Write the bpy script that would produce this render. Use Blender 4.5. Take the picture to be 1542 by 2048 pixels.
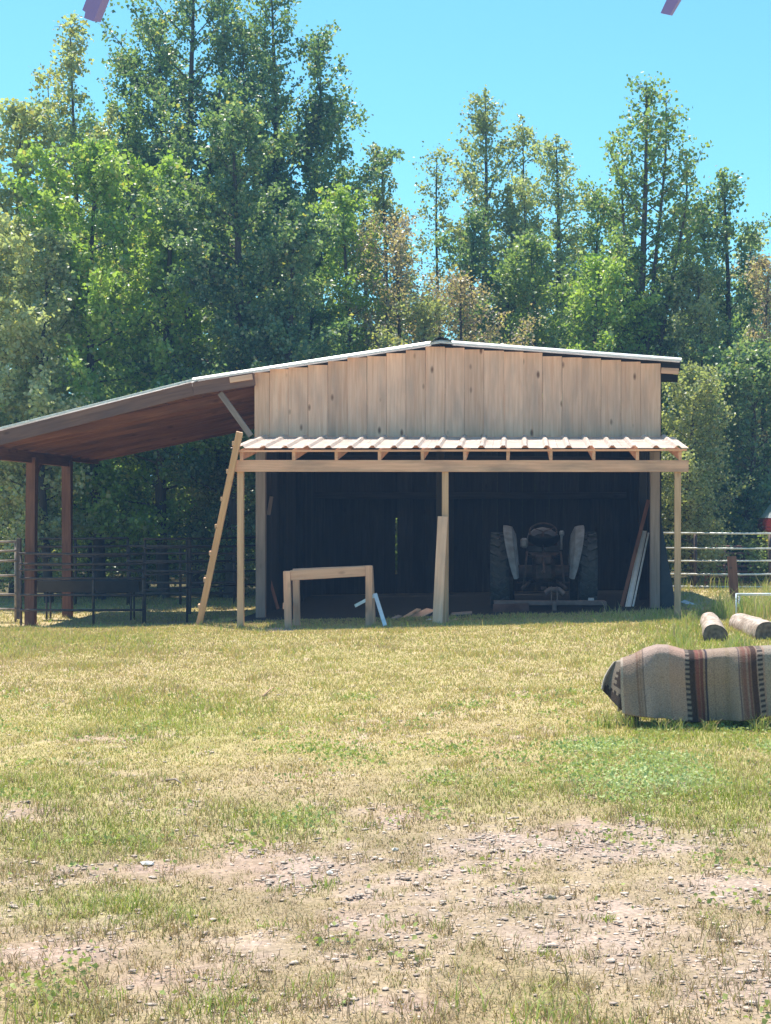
import bpy, bmesh, math, random
import numpy as np
from mathutils import Vector, Matrix
R = math.radians
random.seed(7); rng = np.random.default_rng(11)
sc = bpy.context.scene
for o in list(bpy.data.objects): bpy.data.objects.remove(o)

# ------------------------------------------------------------------ camera, sky, sun, exposure
CH, FP, CX, CY = 1.63, 3300.0, 1035.0, 1024.0
cam = bpy.data.objects.new('camera', bpy.data.cameras.new('camera'))
sc.collection.objects.link(cam); sc.camera = cam
cam.location = (0, 0, CH); cam.rotation_euler = (R(90), 0, 0)
cam.data.sensor_fit = 'VERTICAL'; cam.data.sensor_height = 36
cam.data.lens = FP / 2048 * 36; cam.data.shift_x = -(CX - 771) / 2048
cam.data.clip_start = 0.1; cam.data.clip_end = 3000

SUNV = Vector((-0.20, 0.33, 1.0)).normalized()
world = bpy.data.worlds.new('World'); sc.world = world; world.use_nodes = True
wn, wl = world.node_tree.nodes, world.node_tree.links
wn.clear()
sky = wn.new('ShaderNodeTexSky'); sky.sky_type = 'NISHITA'; sky.sun_disc = False
sky.sun_elevation = math.asin(SUNV.z); sky.sun_rotation = math.atan2(SUNV.x, SUNV.y) % (2 * math.pi)
sky.altitude = 0; sky.air_density = 1.0; sky.dust_density = 0.3; sky.ozone_density = 3.0
tint = wn.new('ShaderNodeMix'); tint.data_type = 'RGBA'; tint.blend_type = 'MULTIPLY'; tint.inputs[0].default_value = 1
tint.inputs[7].default_value = (0.56, 0.97, 0.92, 1)
bg = wn.new('ShaderNodeBackground'); bg.inputs[1].default_value = 0.095
wo = wn.new('ShaderNodeOutputWorld')
wl.new(sky.outputs[0], tint.inputs[6]); wl.new(tint.outputs[2], bg.inputs[0]); wl.new(bg.outputs[0], wo.inputs[0])
sl = bpy.data.lights.new('sun', 'SUN'); sl.energy = 3.6; sl.angle = R(0.5); sl.color = (1, 0.93, 0.82)
so = bpy.data.objects.new('sun', sl); sc.collection.objects.link(so)
so.rotation_euler = SUNV.to_track_quat('Z', 'Y').to_euler()
sc.view_settings.view_transform = 'Standard'; sc.view_settings.look = 'None'
sc.view_settings.gamma = 1; sc.view_settings.use_curve_mapping = False
sc.view_settings.exposure = 1.27
sc.cycles.max_bounces = 8

# ------------------------------------------------------------------ helpers
def link(o, parent=None):
    sc.collection.objects.link(o)
    if parent is not None: o.parent = parent
    return o
def tag(o, label=None, cat=None, group=None, kind=None):
    if label: o['label'] = label
    if cat: o['category'] = cat
    if group: o['group'] = group
    if kind: o['kind'] = kind
    return o
def thing(name, label, cat, loc=(0, 0, 0), rz=0, group=None):
    o = bpy.data.objects.new(name, None); o.location = loc; o.rotation_euler = (0, 0, rz)
    o.empty_display_size = .2; link(o); return tag(o, label, cat, group)
def wpt(px, py, Y):
    return Vector(((px - CX) / FP * Y, Y, CH - (py - CY) / FP * Y))
def smooth(a, b, x):
    t = np.clip((x - a) / (b - a), 0, 1); return t * t * (3 - 2 * t)
def _hash(ix, iy, s):
    n = (ix.astype(np.int64) * 374761393 + iy.astype(np.int64) * 668265263 + s * 982451653) & 0x7fffffff
    n = ((n ^ (n >> 13)) * 1274126177) & 0x7fffffff
    return ((n ^ (n >> 16)) & 0xffff) / 65535.0
def vnoise(x, y, s=0):
    x = np.asarray(x, float); y = np.asarray(y, float)
    ix, iy = np.floor(x), np.floor(y); fx, fy = x - ix, y - iy
    fx = fx * fx * (3 - 2 * fx); fy = fy * fy * (3 - 2 * fy)
    a, b = _hash(ix, iy, s), _hash(ix + 1, iy, s); c, d = _hash(ix, iy + 1, s), _hash(ix + 1, iy + 1, s)
    return (a * (1 - fx) + b * fx) * (1 - fy) + (c * (1 - fx) + d * fx) * fy
def fbm(x, y, s=0, o=4):
    v, a, t = 0, .5, 0
    for k in range(o):
        v = v + a * vnoise(x * 2 ** k + 17 * k, y * 2 ** k - 9 * k, s + k); t += a; a *= .5
    return v / t
def np_mesh(name, V, F, mat, parent=None, col=None, smooth_=False, loc=None):
    """V (n,3); F list of arrays (m,k)"""
    me = bpy.data.meshes.new(name)
    V = np.ascontiguousarray(V, dtype=np.float32)
    if not isinstance(F, list): F = [F]
    me.vertices.add(len(V)); me.vertices.foreach_set('co', V.ravel())
    li = np.concatenate([f.ravel() for f in F]).astype(np.int32)
    ks = np.concatenate([np.full(len(f), f.shape[1]) for f in F]).astype(np.int32)
    me.loops.add(len(li)); me.loops.foreach_set('vertex_index', li)
    me.polygons.add(len(ks)); st = np.concatenate([[0], np.cumsum(ks)[:-1]]).astype(np.int32)
    me.polygons.foreach_set('loop_start', st); me.polygons.foreach_set('loop_total', ks)
    if smooth_: me.polygons.foreach_set('use_smooth', np.ones(len(ks), bool))
    if col is not None:
        ca = me.color_attributes.new('Col', 'FLOAT_COLOR', 'POINT')
        c4 = np.ones((len(V), 4), np.float32); c4[:, :3] = col
        ca.data.foreach_set('color', c4.ravel())
    me.materials.append(mat); me.update(); me.validate()
    o = bpy.data.objects.new(name, me); link(o, parent)
    if loc is not None: o.location = loc
    return o
def bm_obj(name, bm, mat, parent=None, smooth_=False):
    bmesh.ops.recalc_face_normals(bm, faces=bm.faces)
    me = bpy.data.meshes.new(name); bm.to_mesh(me); bm.free()
    if smooth_:
        for p in me.polygons: p.use_smooth = True
    me.materials.append(mat)
    return link(bpy.data.objects.new(name, me), parent)
def add_box(bm, c, s, rot=None, bev=0):
    m = Matrix.Translation(c) @ (rot.to_4x4() if rot is not None else Matrix()) @ Matrix.Diagonal((s[0], s[1], s[2], 1))
    g = bmesh.ops.create_cube(bm, size=1, matrix=m)
    if bev:
        es = list({e for v in g['verts'] for e in v.link_edges})
        bmesh.ops.bevel(bm, geom=es, offset=bev, segments=1, affect='EDGES')
def add_tube(bm, pts, r, seg=8, r2=None, cap=True):
    pts = [Vector(p) for p in pts]; n = len(pts); rings = []
    for i, p in enumerate(pts):
        d = (pts[min(i + 1, n - 1)] - pts[max(i - 1, 0)]).normalized()
        q = d.to_track_quat('Z', 'Y').to_matrix()
        rr = r if r2 is None else r + (r2 - r) * i / (n - 1)
        rings.append([bm.verts.new(p + q @ Vector((math.cos(2 * math.pi * k / seg) * rr, math.sin(2 * math.pi * k / seg) * rr, 0))) for k in range(seg)])
    for a, b in zip(rings, rings[1:]):
        for k in range(seg): bm.faces.new((a[k], a[(k + 1) % seg], b[(k + 1) % seg], b[k]))
    if cap: bm.faces.new(rings[0]); bm.faces.new(rings[-1])
def beam(name, a, b, w, t, mat, parent=None, side=Vector((1, 0, 0)), bev=.004, wob=0):
    """timber from a to b, length on local Z; w measured along 'side', t across it"""
    a, b = Vector(a), Vector(b); d = b - a; L = d.length; z = d.normalized()
    x = (side - side.dot(z) * z).normalized(); y = z.cross(x)
    M = Matrix((x, y, z)).transposed().to_4x4(); M.translation = a
    bm = bmesh.new()
    n = 4 if wob else 1
    g = bmesh.ops.create_cube(bm, size=1, matrix=Matrix.Translation((0, 0, L / 2)) @ Matrix.Diagonal((w, t, L, 1)))
    if wob:
        bmesh.ops.bisect_plane(bm, geom=bm.verts[:] + bm.edges[:] + bm.faces[:], plane_co=(0, 0, L * .35), plane_no=(0, 0, 1))
        bmesh.ops.bisect_plane(bm, geom=bm.verts[:] + bm.edges[:] + bm.faces[:], plane_co=(0, 0, L * .7), plane_no=(0, 0, 1))
        for v in bm.verts: v.co.x += random.uniform(-wob, wob); v.co.y += random.uniform(-wob, wob)
    elif bev: bmesh.ops.bevel(bm, geom=bm.edges[:], offset=min(bev, w * .2, t * .2), segments=1, affect='EDGES')
    o = bm_obj(name, bm, mat, parent)
    if parent is not None: M = Matrix.Translation(-Vector(parent.location)) @ M
    o.matrix_local = M
    return o
def pipe(name, pts, r, mat, parent=None, seg=8, loc=None):
    bm = bmesh.new(); off = Vector(parent.location) if parent is not None else Vector((0, 0, 0))
    add_tube(bm, [Vector(p) - off for p in pts], r, seg)
    return bm_obj(name, bm, mat, parent, True)

# ------------------------------------------------------------------ materials
def newmat(name):
    m = bpy.data.materials.new(name); m.use_nodes = True
    return m, m.node_tree.nodes, m.node_tree.links, m.node_tree.nodes['Principled BSDF']
def ramp(n, stops, interp='LINEAR'):
    r = n.new('ShaderNodeValToRGB'); r.color_ramp.interpolation = interp
    e = r.color_ramp.elements
    while len(e) > len(stops): e.remove(e[-1])
    while len(e) < len(stops): e.new(1)
    for i, (p, c) in enumerate(stops):
        e[i].position = p; e[i].color = (*c, 1) if len(c) == 3 else c
    return r
def wood(name, c1, c2, stain, stain_amt=.5, rough=.8, knots=.5, hvar=.25):
    m, n, l, p = newmat(name)
    tc = n.new('ShaderNodeTexCoord'); oi = n.new('ShaderNodeObjectInfo')
    add = n.new('ShaderNodeVectorMath'); add.operation = 'ADD'
    mul = n.new('ShaderNodeVectorMath'); mul.operation = 'SCALE'; mul.inputs[3].default_value = 37
    comb = n.new('ShaderNodeCombineXYZ')
    for k in range(3): l.new(oi.outputs['Random'], comb.inputs[k])
    l.new(comb.outputs[0], mul.inputs[0]); l.new(tc.outputs['Object'], add.inputs[0]); l.new(mul.outputs[0], add.inputs[1])
    mp = n.new('ShaderNodeMapping'); mp.inputs['Scale'].default_value = (28, 28, 1.6); l.new(add.outputs[0], mp.inputs[0])
    g = n.new('ShaderNodeTexNoise'); g.inputs['Scale'].default_value = 1; g.inputs['Detail'].default_value = 6; g.inputs['Distortion'].default_value = .6
    l.new(mp.outputs[0], g.inputs['Vector'])
    rp = ramp(n, [(.3, c1), (.7, c2)]); l.new(g.outputs[0], rp.inputs[0])
    # stains
    mp2 = n.new('ShaderNodeMapping'); mp2.inputs['Scale'].default_value = (5, 5, 1.3); l.new(add.outputs[0], mp2.inputs[0])
    g2 = n.new('ShaderNodeTexNoise'); g2.inputs['Scale'].default_value = 1; g2.inputs['Detail'].default_value = 5; l.new(mp2.outputs[0], g2.inputs['Vector'])
    r2 = ramp(n, [(.46, (0, 0, 0)), (.72, (stain_amt,) * 3)]); l.new(g2.outputs[0], r2.inputs[0])
    mx = n.new('ShaderNodeMix'); mx.data_type = 'RGBA'; l.new(r2.outputs[0], mx.inputs[0]); l.new(rp.outputs[0], mx.inputs[6]); mx.inputs[7].default_value = (*stain, 1)
    # knots
    mp3 = n.new('ShaderNodeMapping'); mp3.inputs['Scale'].default_value = (5, 5, 2.2); l.new(add.outputs[0], mp3.inputs[0])
    vo = n.new('ShaderNodeTexVoronoi'); vo.inputs['Scale'].default_value = 1; l.new(mp3.outputs[0], vo.inputs['Vector'])
    r3 = ramp(n, [(.06, (knots,) * 3), (.16, (0, 0, 0))]); l.new(vo.outputs['Distance'], r3.inputs[0])
    mx2 = n.new('ShaderNodeMix'); mx2.data_type = 'RGBA'; l.new(r3.outputs[0], mx2.inputs[0]); l.new(mx.outputs[2], mx2.inputs[6])
    mx2.inputs[7].default_value = (c1[0] * .25, c1[1] * .2, c1[2] * .18, 1)
    hv = n.new('ShaderNodeHueSaturation'); l.new(mx2.outputs[2], hv.inputs['Color'])
    mr = n.new('ShaderNodeMapRange'); mr.inputs[3].default_value = 1 - hvar; mr.inputs[4].default_value = 1 + hvar * .6; l.new(oi.outputs['Random'], mr.inputs[0]); l.new(mr.outputs[0], hv.inputs['Value'])
    l.new(hv.outputs[0], p.inputs['Base Color']); p.inputs['Roughness'].default_value = rough; p.inputs['Specular IOR Level'].default_value = .25
    bp = n.new('ShaderNodeBump'); bp.inputs['Strength'].default_value = .35; bp.inputs['Distance'].default_value = .01; l.new(g.outputs[0], bp.inputs['Height']); l.new(bp.outputs[0], p.inputs['Normal'])
    return m
def metal(name, c1, c2, rough=.4, met=.6, scale=8, bump=.1):
    m, n, l, p = newmat(name)
    tc = n.new('ShaderNodeTexCoord'); g = n.new('ShaderNodeTexNoise'); g.inputs['Scale'].default_value = scale; g.inputs['Detail'].default_value = 6
    l.new(tc.outputs['Object'], g.inputs['Vector']); rp = ramp(n, [(.35, c1), (.65, c2)]); l.new(g.outputs[0], rp.inputs[0])
    l.new(rp.outputs[0], p.inputs['Base Color']); p.inputs['Metallic'].default_value = met
    mr = n.new('ShaderNodeMapRange'); mr.inputs[3].default_value = rough * .75; mr.inputs[4].default_value = rough * 1.3; l.new(g.outputs[0], mr.inputs[0]); l.new(mr.outputs[0], p.inputs['Roughness'])
    bp = n.new('ShaderNodeBump'); bp.inputs['Strength'].default_value = bump; bp.inputs['Distance'].default_value = .01; l.new(g.outputs[0], bp.inputs['Height']); l.new(bp.outputs[0], p.inputs['Normal'])
    return m
def leafmat(name, trans=.4, rough=.38, spec=.55, boost=(1.25, 1.35, .55)):
    m, n, l, p = newmat(name)
    at = n.new('ShaderNodeVertexColor'); at.layer_name = 'Col'
    l.new(at.outputs[0], p.inputs['Base Color']); p.inputs['Roughness'].default_value = rough; p.inputs['Specular IOR Level'].default_value = spec
    tr = n.new('ShaderNodeBsdfTranslucent'); mu = n.new('ShaderNodeMix'); mu.data_type = 'RGBA'; mu.blend_type = 'MULTIPLY'; mu.inputs[0].default_value = 1
    l.new(at.outputs[0], mu.inputs[6]); mu.inputs[7].default_value = (*boost, 1); l.new(mu.outputs[2], tr.inputs[0])
    ms = n.new('ShaderNodeMixShader'); ms.inputs[0].default_value = trans
    l.new(p.outputs[0], ms.inputs[1]); l.new(tr.outputs[0], ms.inputs[2]); l.new(ms.outputs[0], n['Material Output'].inputs[0])
    return m
def vcolmat(name, rough=.9, noise=.25, nscale=60, bump=.3, bscale=None, spec=.2):
    m, n, l, p = newmat(name)
    at = n.new('ShaderNodeVertexColor'); at.layer_name = 'Col'; tc = n.new('ShaderNodeTexCoord')
    g = n.new('ShaderNodeTexNoise'); g.inputs['Scale'].default_value = nscale; g.inputs['Detail'].default_value = 8; l.new(tc.outputs['Object'], g.inputs['Vector'])
    rp = ramp(n, [(.3, (1 - noise * 1.6,) * 3), (.7, (1 + noise,) * 3)]); l.new(g.outputs[0], rp.inputs[0])
    mu = n.new('ShaderNodeMix'); mu.data_type = 'RGBA'; mu.blend_type = 'MULTIPLY'; mu.inputs[0].default_value = 1
    l.new(at.outputs[0], mu.inputs[6]); l.new(rp.outputs[0], mu.inputs[7]); l.new(mu.outputs[2], p.inputs['Base Color'])
    p.inputs['Roughness'].default_value = rough; p.inputs['Specular IOR Level'].default_value = spec
    bp = n.new('ShaderNodeBump'); bp.inputs['Strength'].default_value = bump; bp.inputs['Distance'].default_value = .02; l.new(g.outputs[0], bp.inputs['Height']); l.new(bp.outputs[0], p.inputs['Normal'])
    return m
M_gable = wood('rough sawn pine', (.76, .42, .27), (.93, .58, .40), (.50, .33, .25), .6, knots=.9, hvar=.16)
M_pale = wood('fresh pine', (.54, .32, .19), (.72, .46, .29), (.30, .20, .14), .4, hvar=.12)
M_frame = wood('header pine', (.62, .34, .23), (.80, .48, .33), (.27, .19, .15), .7, hvar=.12)
M_grey = wood('weathered post', (.26, .20, .17), (.36, .28, .24), (.15, .12, .11), .6, hvar=.12)
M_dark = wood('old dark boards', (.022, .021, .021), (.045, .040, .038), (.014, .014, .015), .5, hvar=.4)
M_red = wood('red brown timber', (.20, .085, .055), (.31, .15, .10), (.09, .055, .05), .6, hvar=.2)
M_greyred = wood('grey red fascia', (.16, .09, .07), (.25, .145, .11), (.10, .07, .07), .6, hvar=.15)
M_bark = wood('bark', (.075, .058, .045), (.15, .12, .10), (.05, .045, .04), .6, hvar=.3)
M_roofm = metal('galvalume roof sheet', (.62, .58, .56), (.78, .74, .72), .5, .25, 3)
M_trim = metal('bright rake flashing', (.80, .82, .84), (.88, .88, .88), .4, .1, 3, .03)
M_awnm = metal('pinkish awning sheet', (.76, .64, .57), (.87, .77, .70), .55, .1, 4)
M_galv = metal('galvanised pipe', (.55, .55, .53), (.75, .75, .72), .45, .4, 12)
M_pipe = metal('brown rusty pipe', (.06, .045, .04), (.13, .09, .075), .6, .3, 14)
M_redp = metal('faded red pipe', (.32, .15, .13), (.45, .24, .21), .55, .2, 14)
M_white = metal('white painted metal', (.62, .66, .72), (.78, .82, .86), .45, .1, 10)
M_rubber = metal('tyre rubber', (.03, .032, .035), (.06, .063, .065), .8, 0, 20)
M_iron = metal('rusty tractor iron', (.05, .035, .03), (.10, .065, .055), .7, .2, 14)
M_fender = metal('grey fender paint', (.25, .27, .30), (.42, .45, .50), .5, .1, 9)
M_hood = metal('dusty grey hood paint', (.13, .13, .15), (.20, .20, .23), .5, .1, 6)
M_blade = metal('rusty blade steel', (.12, .09, .085), (.20, .15, .14), .65, .2, 7)
M_black = metal('black plastic', (.015, .016, .02), (.03, .032, .036), .5, 0, 9)
M_carred = metal('red car paint', (.30, .04, .04), (.36, .05, .045), .25, .1, 2, 0)
M_flare_red = metal('flare tinted red paint', (.27, .20, .42), (.34, .25, .50), .6, 0, 5)  # red board paint with the purple of lens flare put into it
M_glass, _n, _l, _p = newmat('glass with painted sky glare'); _p.inputs['Base Color'].default_value = (.75, .85, .92, 1); _p.inputs['Roughness'].default_value = .25; _p.inputs['Metallic'].default_value = .3  # pale blue base colour stands for sky glare on the windows
M_leaf = leafmat('leaves', .5, .42, .7); M_grass = leafmat('grass blades', .3, .55, .3, (1.1, 1.15, .7))
M_ground = vcolmat('soil and thatch', .95, .22, 45, .5)
M_stone = vcolmat('gravel stone', .85, .15, 60, .3)
M_rug = vcolmat('woven wool', .95, .22, 120, .5)
M_log = vcolmat('weathered log', .9, .3, 18, .8)

# ------------------------------------------------------------------ ground
def gz(X, Y):
    X = np.asarray(X, float); Y = np.asarray(Y, float)
    z = smooth(15, 23.4, Y) * np.clip(.024 * (X + 4.0), -.03, .16)
    z = z * (1 - smooth(28, 36, Y) * .6)
    z = z - .19 * smooth(24.0, 27.2, Y) * smooth(-4.1, -5.0, X)
    z = z - .05 * smooth(-4.4, -6.5, X) * smooth(20, 24.5, Y)
    z = z + .018 * (fbm(X * .7, Y * .7, 3) - .5) * (1 - smooth(30, 60, Y))
    return z
def gzs(x, y): return float(gz(np.array([x]), np.array([y]))[0])
def patchfield(px, py, blobs):
    v = np.zeros_like(px)
    for (cx, cy, rx, ry, w) in blobs:
        v = np.maximum(v, w * np.exp(-(((px - cx) / rx) ** 2 + ((py - cy) / ry) ** 2)))
    return v
DIRT_SUNLIT = [(560, 1745, 210, 55, 1), (100, 1915, 260, 45, .9), (330, 1745, 230, 22, .9), (720, 1840, 150, 60, .7), (50, 1620, 110, 30, .7), (220, 1475, 130, 12, .6),
        (800, 1625, 110, 18, .7), (800, 2010, 90, 25, .9), (350, 1960, 180, 40, .8), (280, 1545, 60, 12, .5), (1000, 1555, 60, 10, .5), (1150, 1660, 110, 35, .8), (560, 1262, 40, 7, .9), (300, 1222, 220, 8, .8)]  # bare soil, plus a sunlit spot by the trestle painted as soil
GRAV = [(940, 1690, 260, 45, .9), (1180, 1700, 160, 40, .9), (1080, 1860, 330, 90, .8), (1450, 1930, 220, 90, 1), (1250, 1930, 250, 60, .9), (860, 1800, 200, 90, .7), (1440, 1780, 160, 30, .8), (700, 1905, 150, 50, .7),
        (650, 1730, 110, 30, .8), (1360, 1690, 150, 40, .6), (560, 1900, 140, 40, .5)]
GREEN = [(120, 1660, 260, 70, 1), (360, 1440, 220, 60, .7), (200, 1815, 210, 45, 1), (560, 1640, 150, 45, .85), (640, 1780, 60, 20, .7), (1480, 1590, 260, 110, .9), (1000, 1590, 200, 45, .7),
         (100, 1570, 220, 40, .7), (130, 2030, 130, 30, .9), (420, 2020, 150, 40, .8), (1040, 2000, 90, 30, .8), (1400, 1480, 240, 35, .8), (1420, 1300, 200, 60, .7), (900, 1790, 70, 20, .5), (1010, 1820, 60, 20, .6), (80, 1280, 300, 25, .4)]
MINT = [(1290, 1560, 130, 40, 1), (1190, 1503, 90, 14, .9), (1530, 1500, 30, 12, .8), (590, 1640, 90, 20, .5)]
TAN = [(870, 1450, 300, 80, .7), (150, 1340, 300, 50, .5), (600, 1550, 260, 50, .6), (1000, 1340, 200, 30, .3)]
def fields(X, Y):
    Z = np.maximum(Y, 1.5)
    wx = X + .35 * (fbm(X * .9, Y * .5, 21) - .5); wy = Z * (1 + .10 * (fbm(X * 1.1, Y * .7, 22) - .5))
    px = CX + FP * wx / wy; py = CY + FP * CH / wy
    n1 = fbm(X * 3.1, Y * 2.0, 5); n2 = fbm(X * 6, Y * 4, 9); n3 = fbm(X * 1.3, Y * .9, 14)
    n4 = fbm(X * 16, Y * 11, 52, 3); k = .8 * (n1 - .5) + .8 * (n2 - .5) + .7 * (n4 - .5)
    d = np.clip(patchfield(px, py, DIRT_SUNLIT) + k * 1.1 - .12, 0, 1); g = np.clip(patchfield(px, py, GRAV) * .9 + .22 * (1 - smooth(7, 9.5, Z)) + k * 1.3 - .15, 0, 1)
    gr = np.clip(patchfield(px, py, GREEN) + k * .7, 0, 1); mi = np.clip(patchfield(px, py, MINT) * 1.3 + k * .8 - .15, 0, 1)
    ta = np.clip(patchfield(px, py, TAN) + (n3 - .45) * 1.6, 0, 1)
    return d, g, gr, mi, ta, n1, n2
def axis(lo, a, b, hi, step, grow=1.25):
    m = list(np.arange(a, b + 1e-6, step)); s = step; x = a
    left = []
    while x > lo: s *= grow; x -= s; left.append(x)
    s = step; x = m[-1]; right = []
    while x < hi: s *= grow; x += s; right.append(x)
    return np.array(left[::-1] + m + right)
def build_ground():
    xs = axis(-700, -7, 5.5, 700, .07); 
    ya = [-60, -20, -6, 0, 2]; y = 3.4; s = .05
    while y < 34: ya.append(y); s = .05 + max(0, y - 9) * .006; y += s
    while y < 1500: ya.append(y); s *= 1.25; y += s
    ys = np.array(ya)
    Xg, Yg = np.meshgrid(xs, ys); X, Y = Xg.ravel(), Yg.ravel()
    d, g, gr, mi, ta, n1, n2 = fields(X, Y)
    Z = gz(X, Y); near = 1 - smooth(14, 24, Y)
    Z = Z + near * (.022 * (fbm(X * 7, Y * 7, 31) - .5) + .014 * (fbm(X * 22, Y * 22, 35, 2) - .5)) * (.5 + np.maximum(d, g))
    c = np.array([.46, .37, .17]) * (1 + .35 * (n1 - .5))[:, None]
    def mixc(c, col, w): return c * (1 - w[:, None]) + np.array(col) * w[:, None]
    c = mixc(c, (.50, .37, .22), ta * .8); c = mixc(c, (.36, .36, .11), gr * .7); c = mixc(c, (.36, .40, .17), mi * .6)
    nearw = (1 - smooth(7.5, 11.5, Y)) * (1 - gr) * .55; c = mixc(c, (.46, .335, .235), nearw); c = mixc(c, (.47, .325, .25), np.clip(d * 1.15, 0, 1)); c = mixc(c, (.485, .36, .29), np.clip(g * 1.1, 0, 1))
    c = c * (1 + .45 * (n2 - .5) + .35 * (fbm(X * 14, Y * 9, 56, 3) - .5))[:, None] * (.95 - .17 * (1 - smooth(8, 13, Y)))[:, None]
    shade = smooth(23.2, 24.4, Y) * smooth(-5, -4.2, X) * (1 - smooth(2.3, 2.8, X)) * (1 - smooth(32, 33, Y))   # dirt floor of the barn, its shade painted in near black
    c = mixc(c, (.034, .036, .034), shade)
    forest = smooth(34, 38, Y); c = mixc(c, (.10, .085, .04), forest)
    nx, ny = len(xs), len(ys)
    i = (np.arange(ny - 1)[:, None] * nx + np.arange(nx - 1)[None, :]).ravel()
    F = np.stack([i, i + 1, i + nx + 1, i + nx], 1)
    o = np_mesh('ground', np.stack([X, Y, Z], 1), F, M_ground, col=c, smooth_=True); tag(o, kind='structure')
    o['label'] = 'sunlit yard of dry grass, bare pink soil and gravel'
build_ground()

# ------------------------------------------------------------------ grass and gravel
def blades(P, h, w, col, lean=.35, two=True, name='grass', bend=.5):
    n = len(P); a = rng.uniform(0, 2 * np.pi, n); b = rng.uniform(0, 2 * np.pi, n)
    dx, dy = np.cos(a) * w / 2, np.sin(a) * w / 2
    lx, ly = np.cos(b) * h * lean * rng.uniform(.2, 1.3, n), np.sin(b) * h * lean * rng.uniform(.2, 1.3, n)
    z0 = P[:, 2] - .004
    if two:
        V = np.empty((n, 5, 3))
        V[:, 0] = np.stack([P[:, 0] - dx, P[:, 1] - dy, z0], 1); V[:, 1] = np.stack([P[:, 0] + dx, P[:, 1] + dy, z0], 1)
        m = np.stack([P[:, 0] + lx * .3, P[:, 1] + ly * .3, z0 + h * .6], 1); dd = np.stack([dx * .7, dy * .7, 0 * dx], 1)
        V[:, 2] = m + dd; V[:, 3] = m - dd; V[:, 4] = np.stack([P[:, 0] + lx * (1 + bend), P[:, 1] + ly * (1 + bend), z0 + h], 1)
        i = (np.arange(n) * 5)[:, None]; F = [i + np.array([[0, 1, 2, 3]]), i + np.array([[3, 2, 4]])]; k = 5
    else:
        V = np.empty((n, 3, 3))
        V[:, 0] = np.stack([P[:, 0] - dx, P[:, 1] - dy, z0], 1); V[:, 1] = np.stack([P[:, 0] + dx, P[:, 1] + dy, z0], 1)
        V[:, 2] = np.stack([P[:, 0] + lx, P[:, 1] + ly, z0 + h], 1)
        i = (np.arange(n) * 3)[:, None]; F = [i + np.array([[0, 1, 2]])]; k = 3
    return V.reshape(-1, 3), F, np.repeat(col, k, 0)
def scatter(n, y0, y1, mx=.9):
    """random ground points with area-uniform density inside the widened view wedge"""
    Y = np.sqrt(rng.uniform(y0 ** 2, y1 ** 2, n)); xl = -1035 / FP * Y - mx; xr = 507 / FP * Y + mx
    X = xl + (xr - xl) * rng.uniform(0, 1, n)
    return X, Y
C = lambda *a: np.array(a)
def grass_colors(X, Y, gr, mi, ta, d, g):
    n = len(X); r = rng.uniform(0, 1, n)[:, None]
    dry = C(.62, .47, .24) * (1 - r) + C(.50, .42, .14) * r
    grn = C(.44, .46, .10) * (1 - r) + C(.30, .37, .07) * r
    mint = C(.38, .48, .18) * (1 - r) + C(.44, .52, .19) * r
    brn = C(.50, .35, .22) * (1 - r) + C(.34, .24, .15) * r
    nr = (1 - smooth(7.5, 12, Y))[:, None]; dry2 = C(.58, .44, .29) * (1 - r) + C(.48, .36, .20) * r; dry = dry * (1 - nr) + dry2 * nr
    u = rng.uniform(0, 1, n)
    pg = np.clip(.22 + gr * .75 - ta * .2, .05, .95)
    c = np.where((u < pg)[:, None], grn, dry)
    c = np.where((rng.uniform(0, 1, n) < mi * .55)[:, None], mint, c)
    pb = np.clip(.08 + .17 * nr[:, 0] + .22 * ta + .35 * np.maximum(d, g), 0, .8)
    c = np.where((rng.uniform(0, 1, n) < pb)[:, None], brn, c)
    return c * rng.uniform(.74, 1.12, n)[:, None] * (1 - .18 * nr)
def lawn():
    Vs, F4, F3, Cs = [], [], [], []
    off = 0
    for (n, y0, y1, hh, ww, two) in [(120000, 4.4, 8, .023, .0036, True), (125000, 8, 13, .029, .0052, True), (110000, 13, 18.5, .040, .010, False), (110000, 18.5, 24.6, .044, .013, False), (40000, 24.6, 36, .07, .018, False)]:
        X, Y = scatter(n, y0, y1); d, g, gr, mi, ta, n1, n2 = fields(X, Y)
        clump = fbm(X * 9, Y * 9, 41, 2)
        keep = rng.uniform(0, 1, n) < np.clip(1.05 - 1.35 * np.maximum(d, g * 1.05) + (clump - .5) * 1.5, .03, 1) * (1 - 1.0 * ((Y > 24.6 + .5 * (clump - .5)) & (X > -4.3) & (X < 2.4) & (Y < 32.6)))
        X, Y, d, g, gr, mi, ta, n1 = [q[keep] for q in (X, Y, d, g, gr, mi, ta, n1)]
        tall = np.clip(.6 + .9 * gr + .8 * np.maximum(0, n1 - .55) * 4, .5, 2.2) * rng.uniform(.5, 1.3, len(X))
        bare = np.maximum(d, g) > .45; tall = np.where(bare, tall * rng.uniform(.6, 1.6, len(X)), tall)
        h = hh * tall; w = ww * rng.uniform(.7, 1.3, len(X))
        P = np.stack([X, Y, gz(X, Y)], 1)
        V, F, c = blades(P, h, w, grass_colors(X, Y, gr, mi, ta, d, g), .8, two)
        for f in F: (F4 if f.shape[1] == 4 else F3).append(f + off)
        Vs.append(V); Cs.append(c); off += len(V)
    o = np_mesh('grass', np.concatenate(Vs), [np.concatenate(F4), np.concatenate(F3)], M_grass, col=np.concatenate(Cs))
    tag(o, 'short dry and green lawn grass covering the yard', 'grass', kind='stuff')
lawn()
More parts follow.
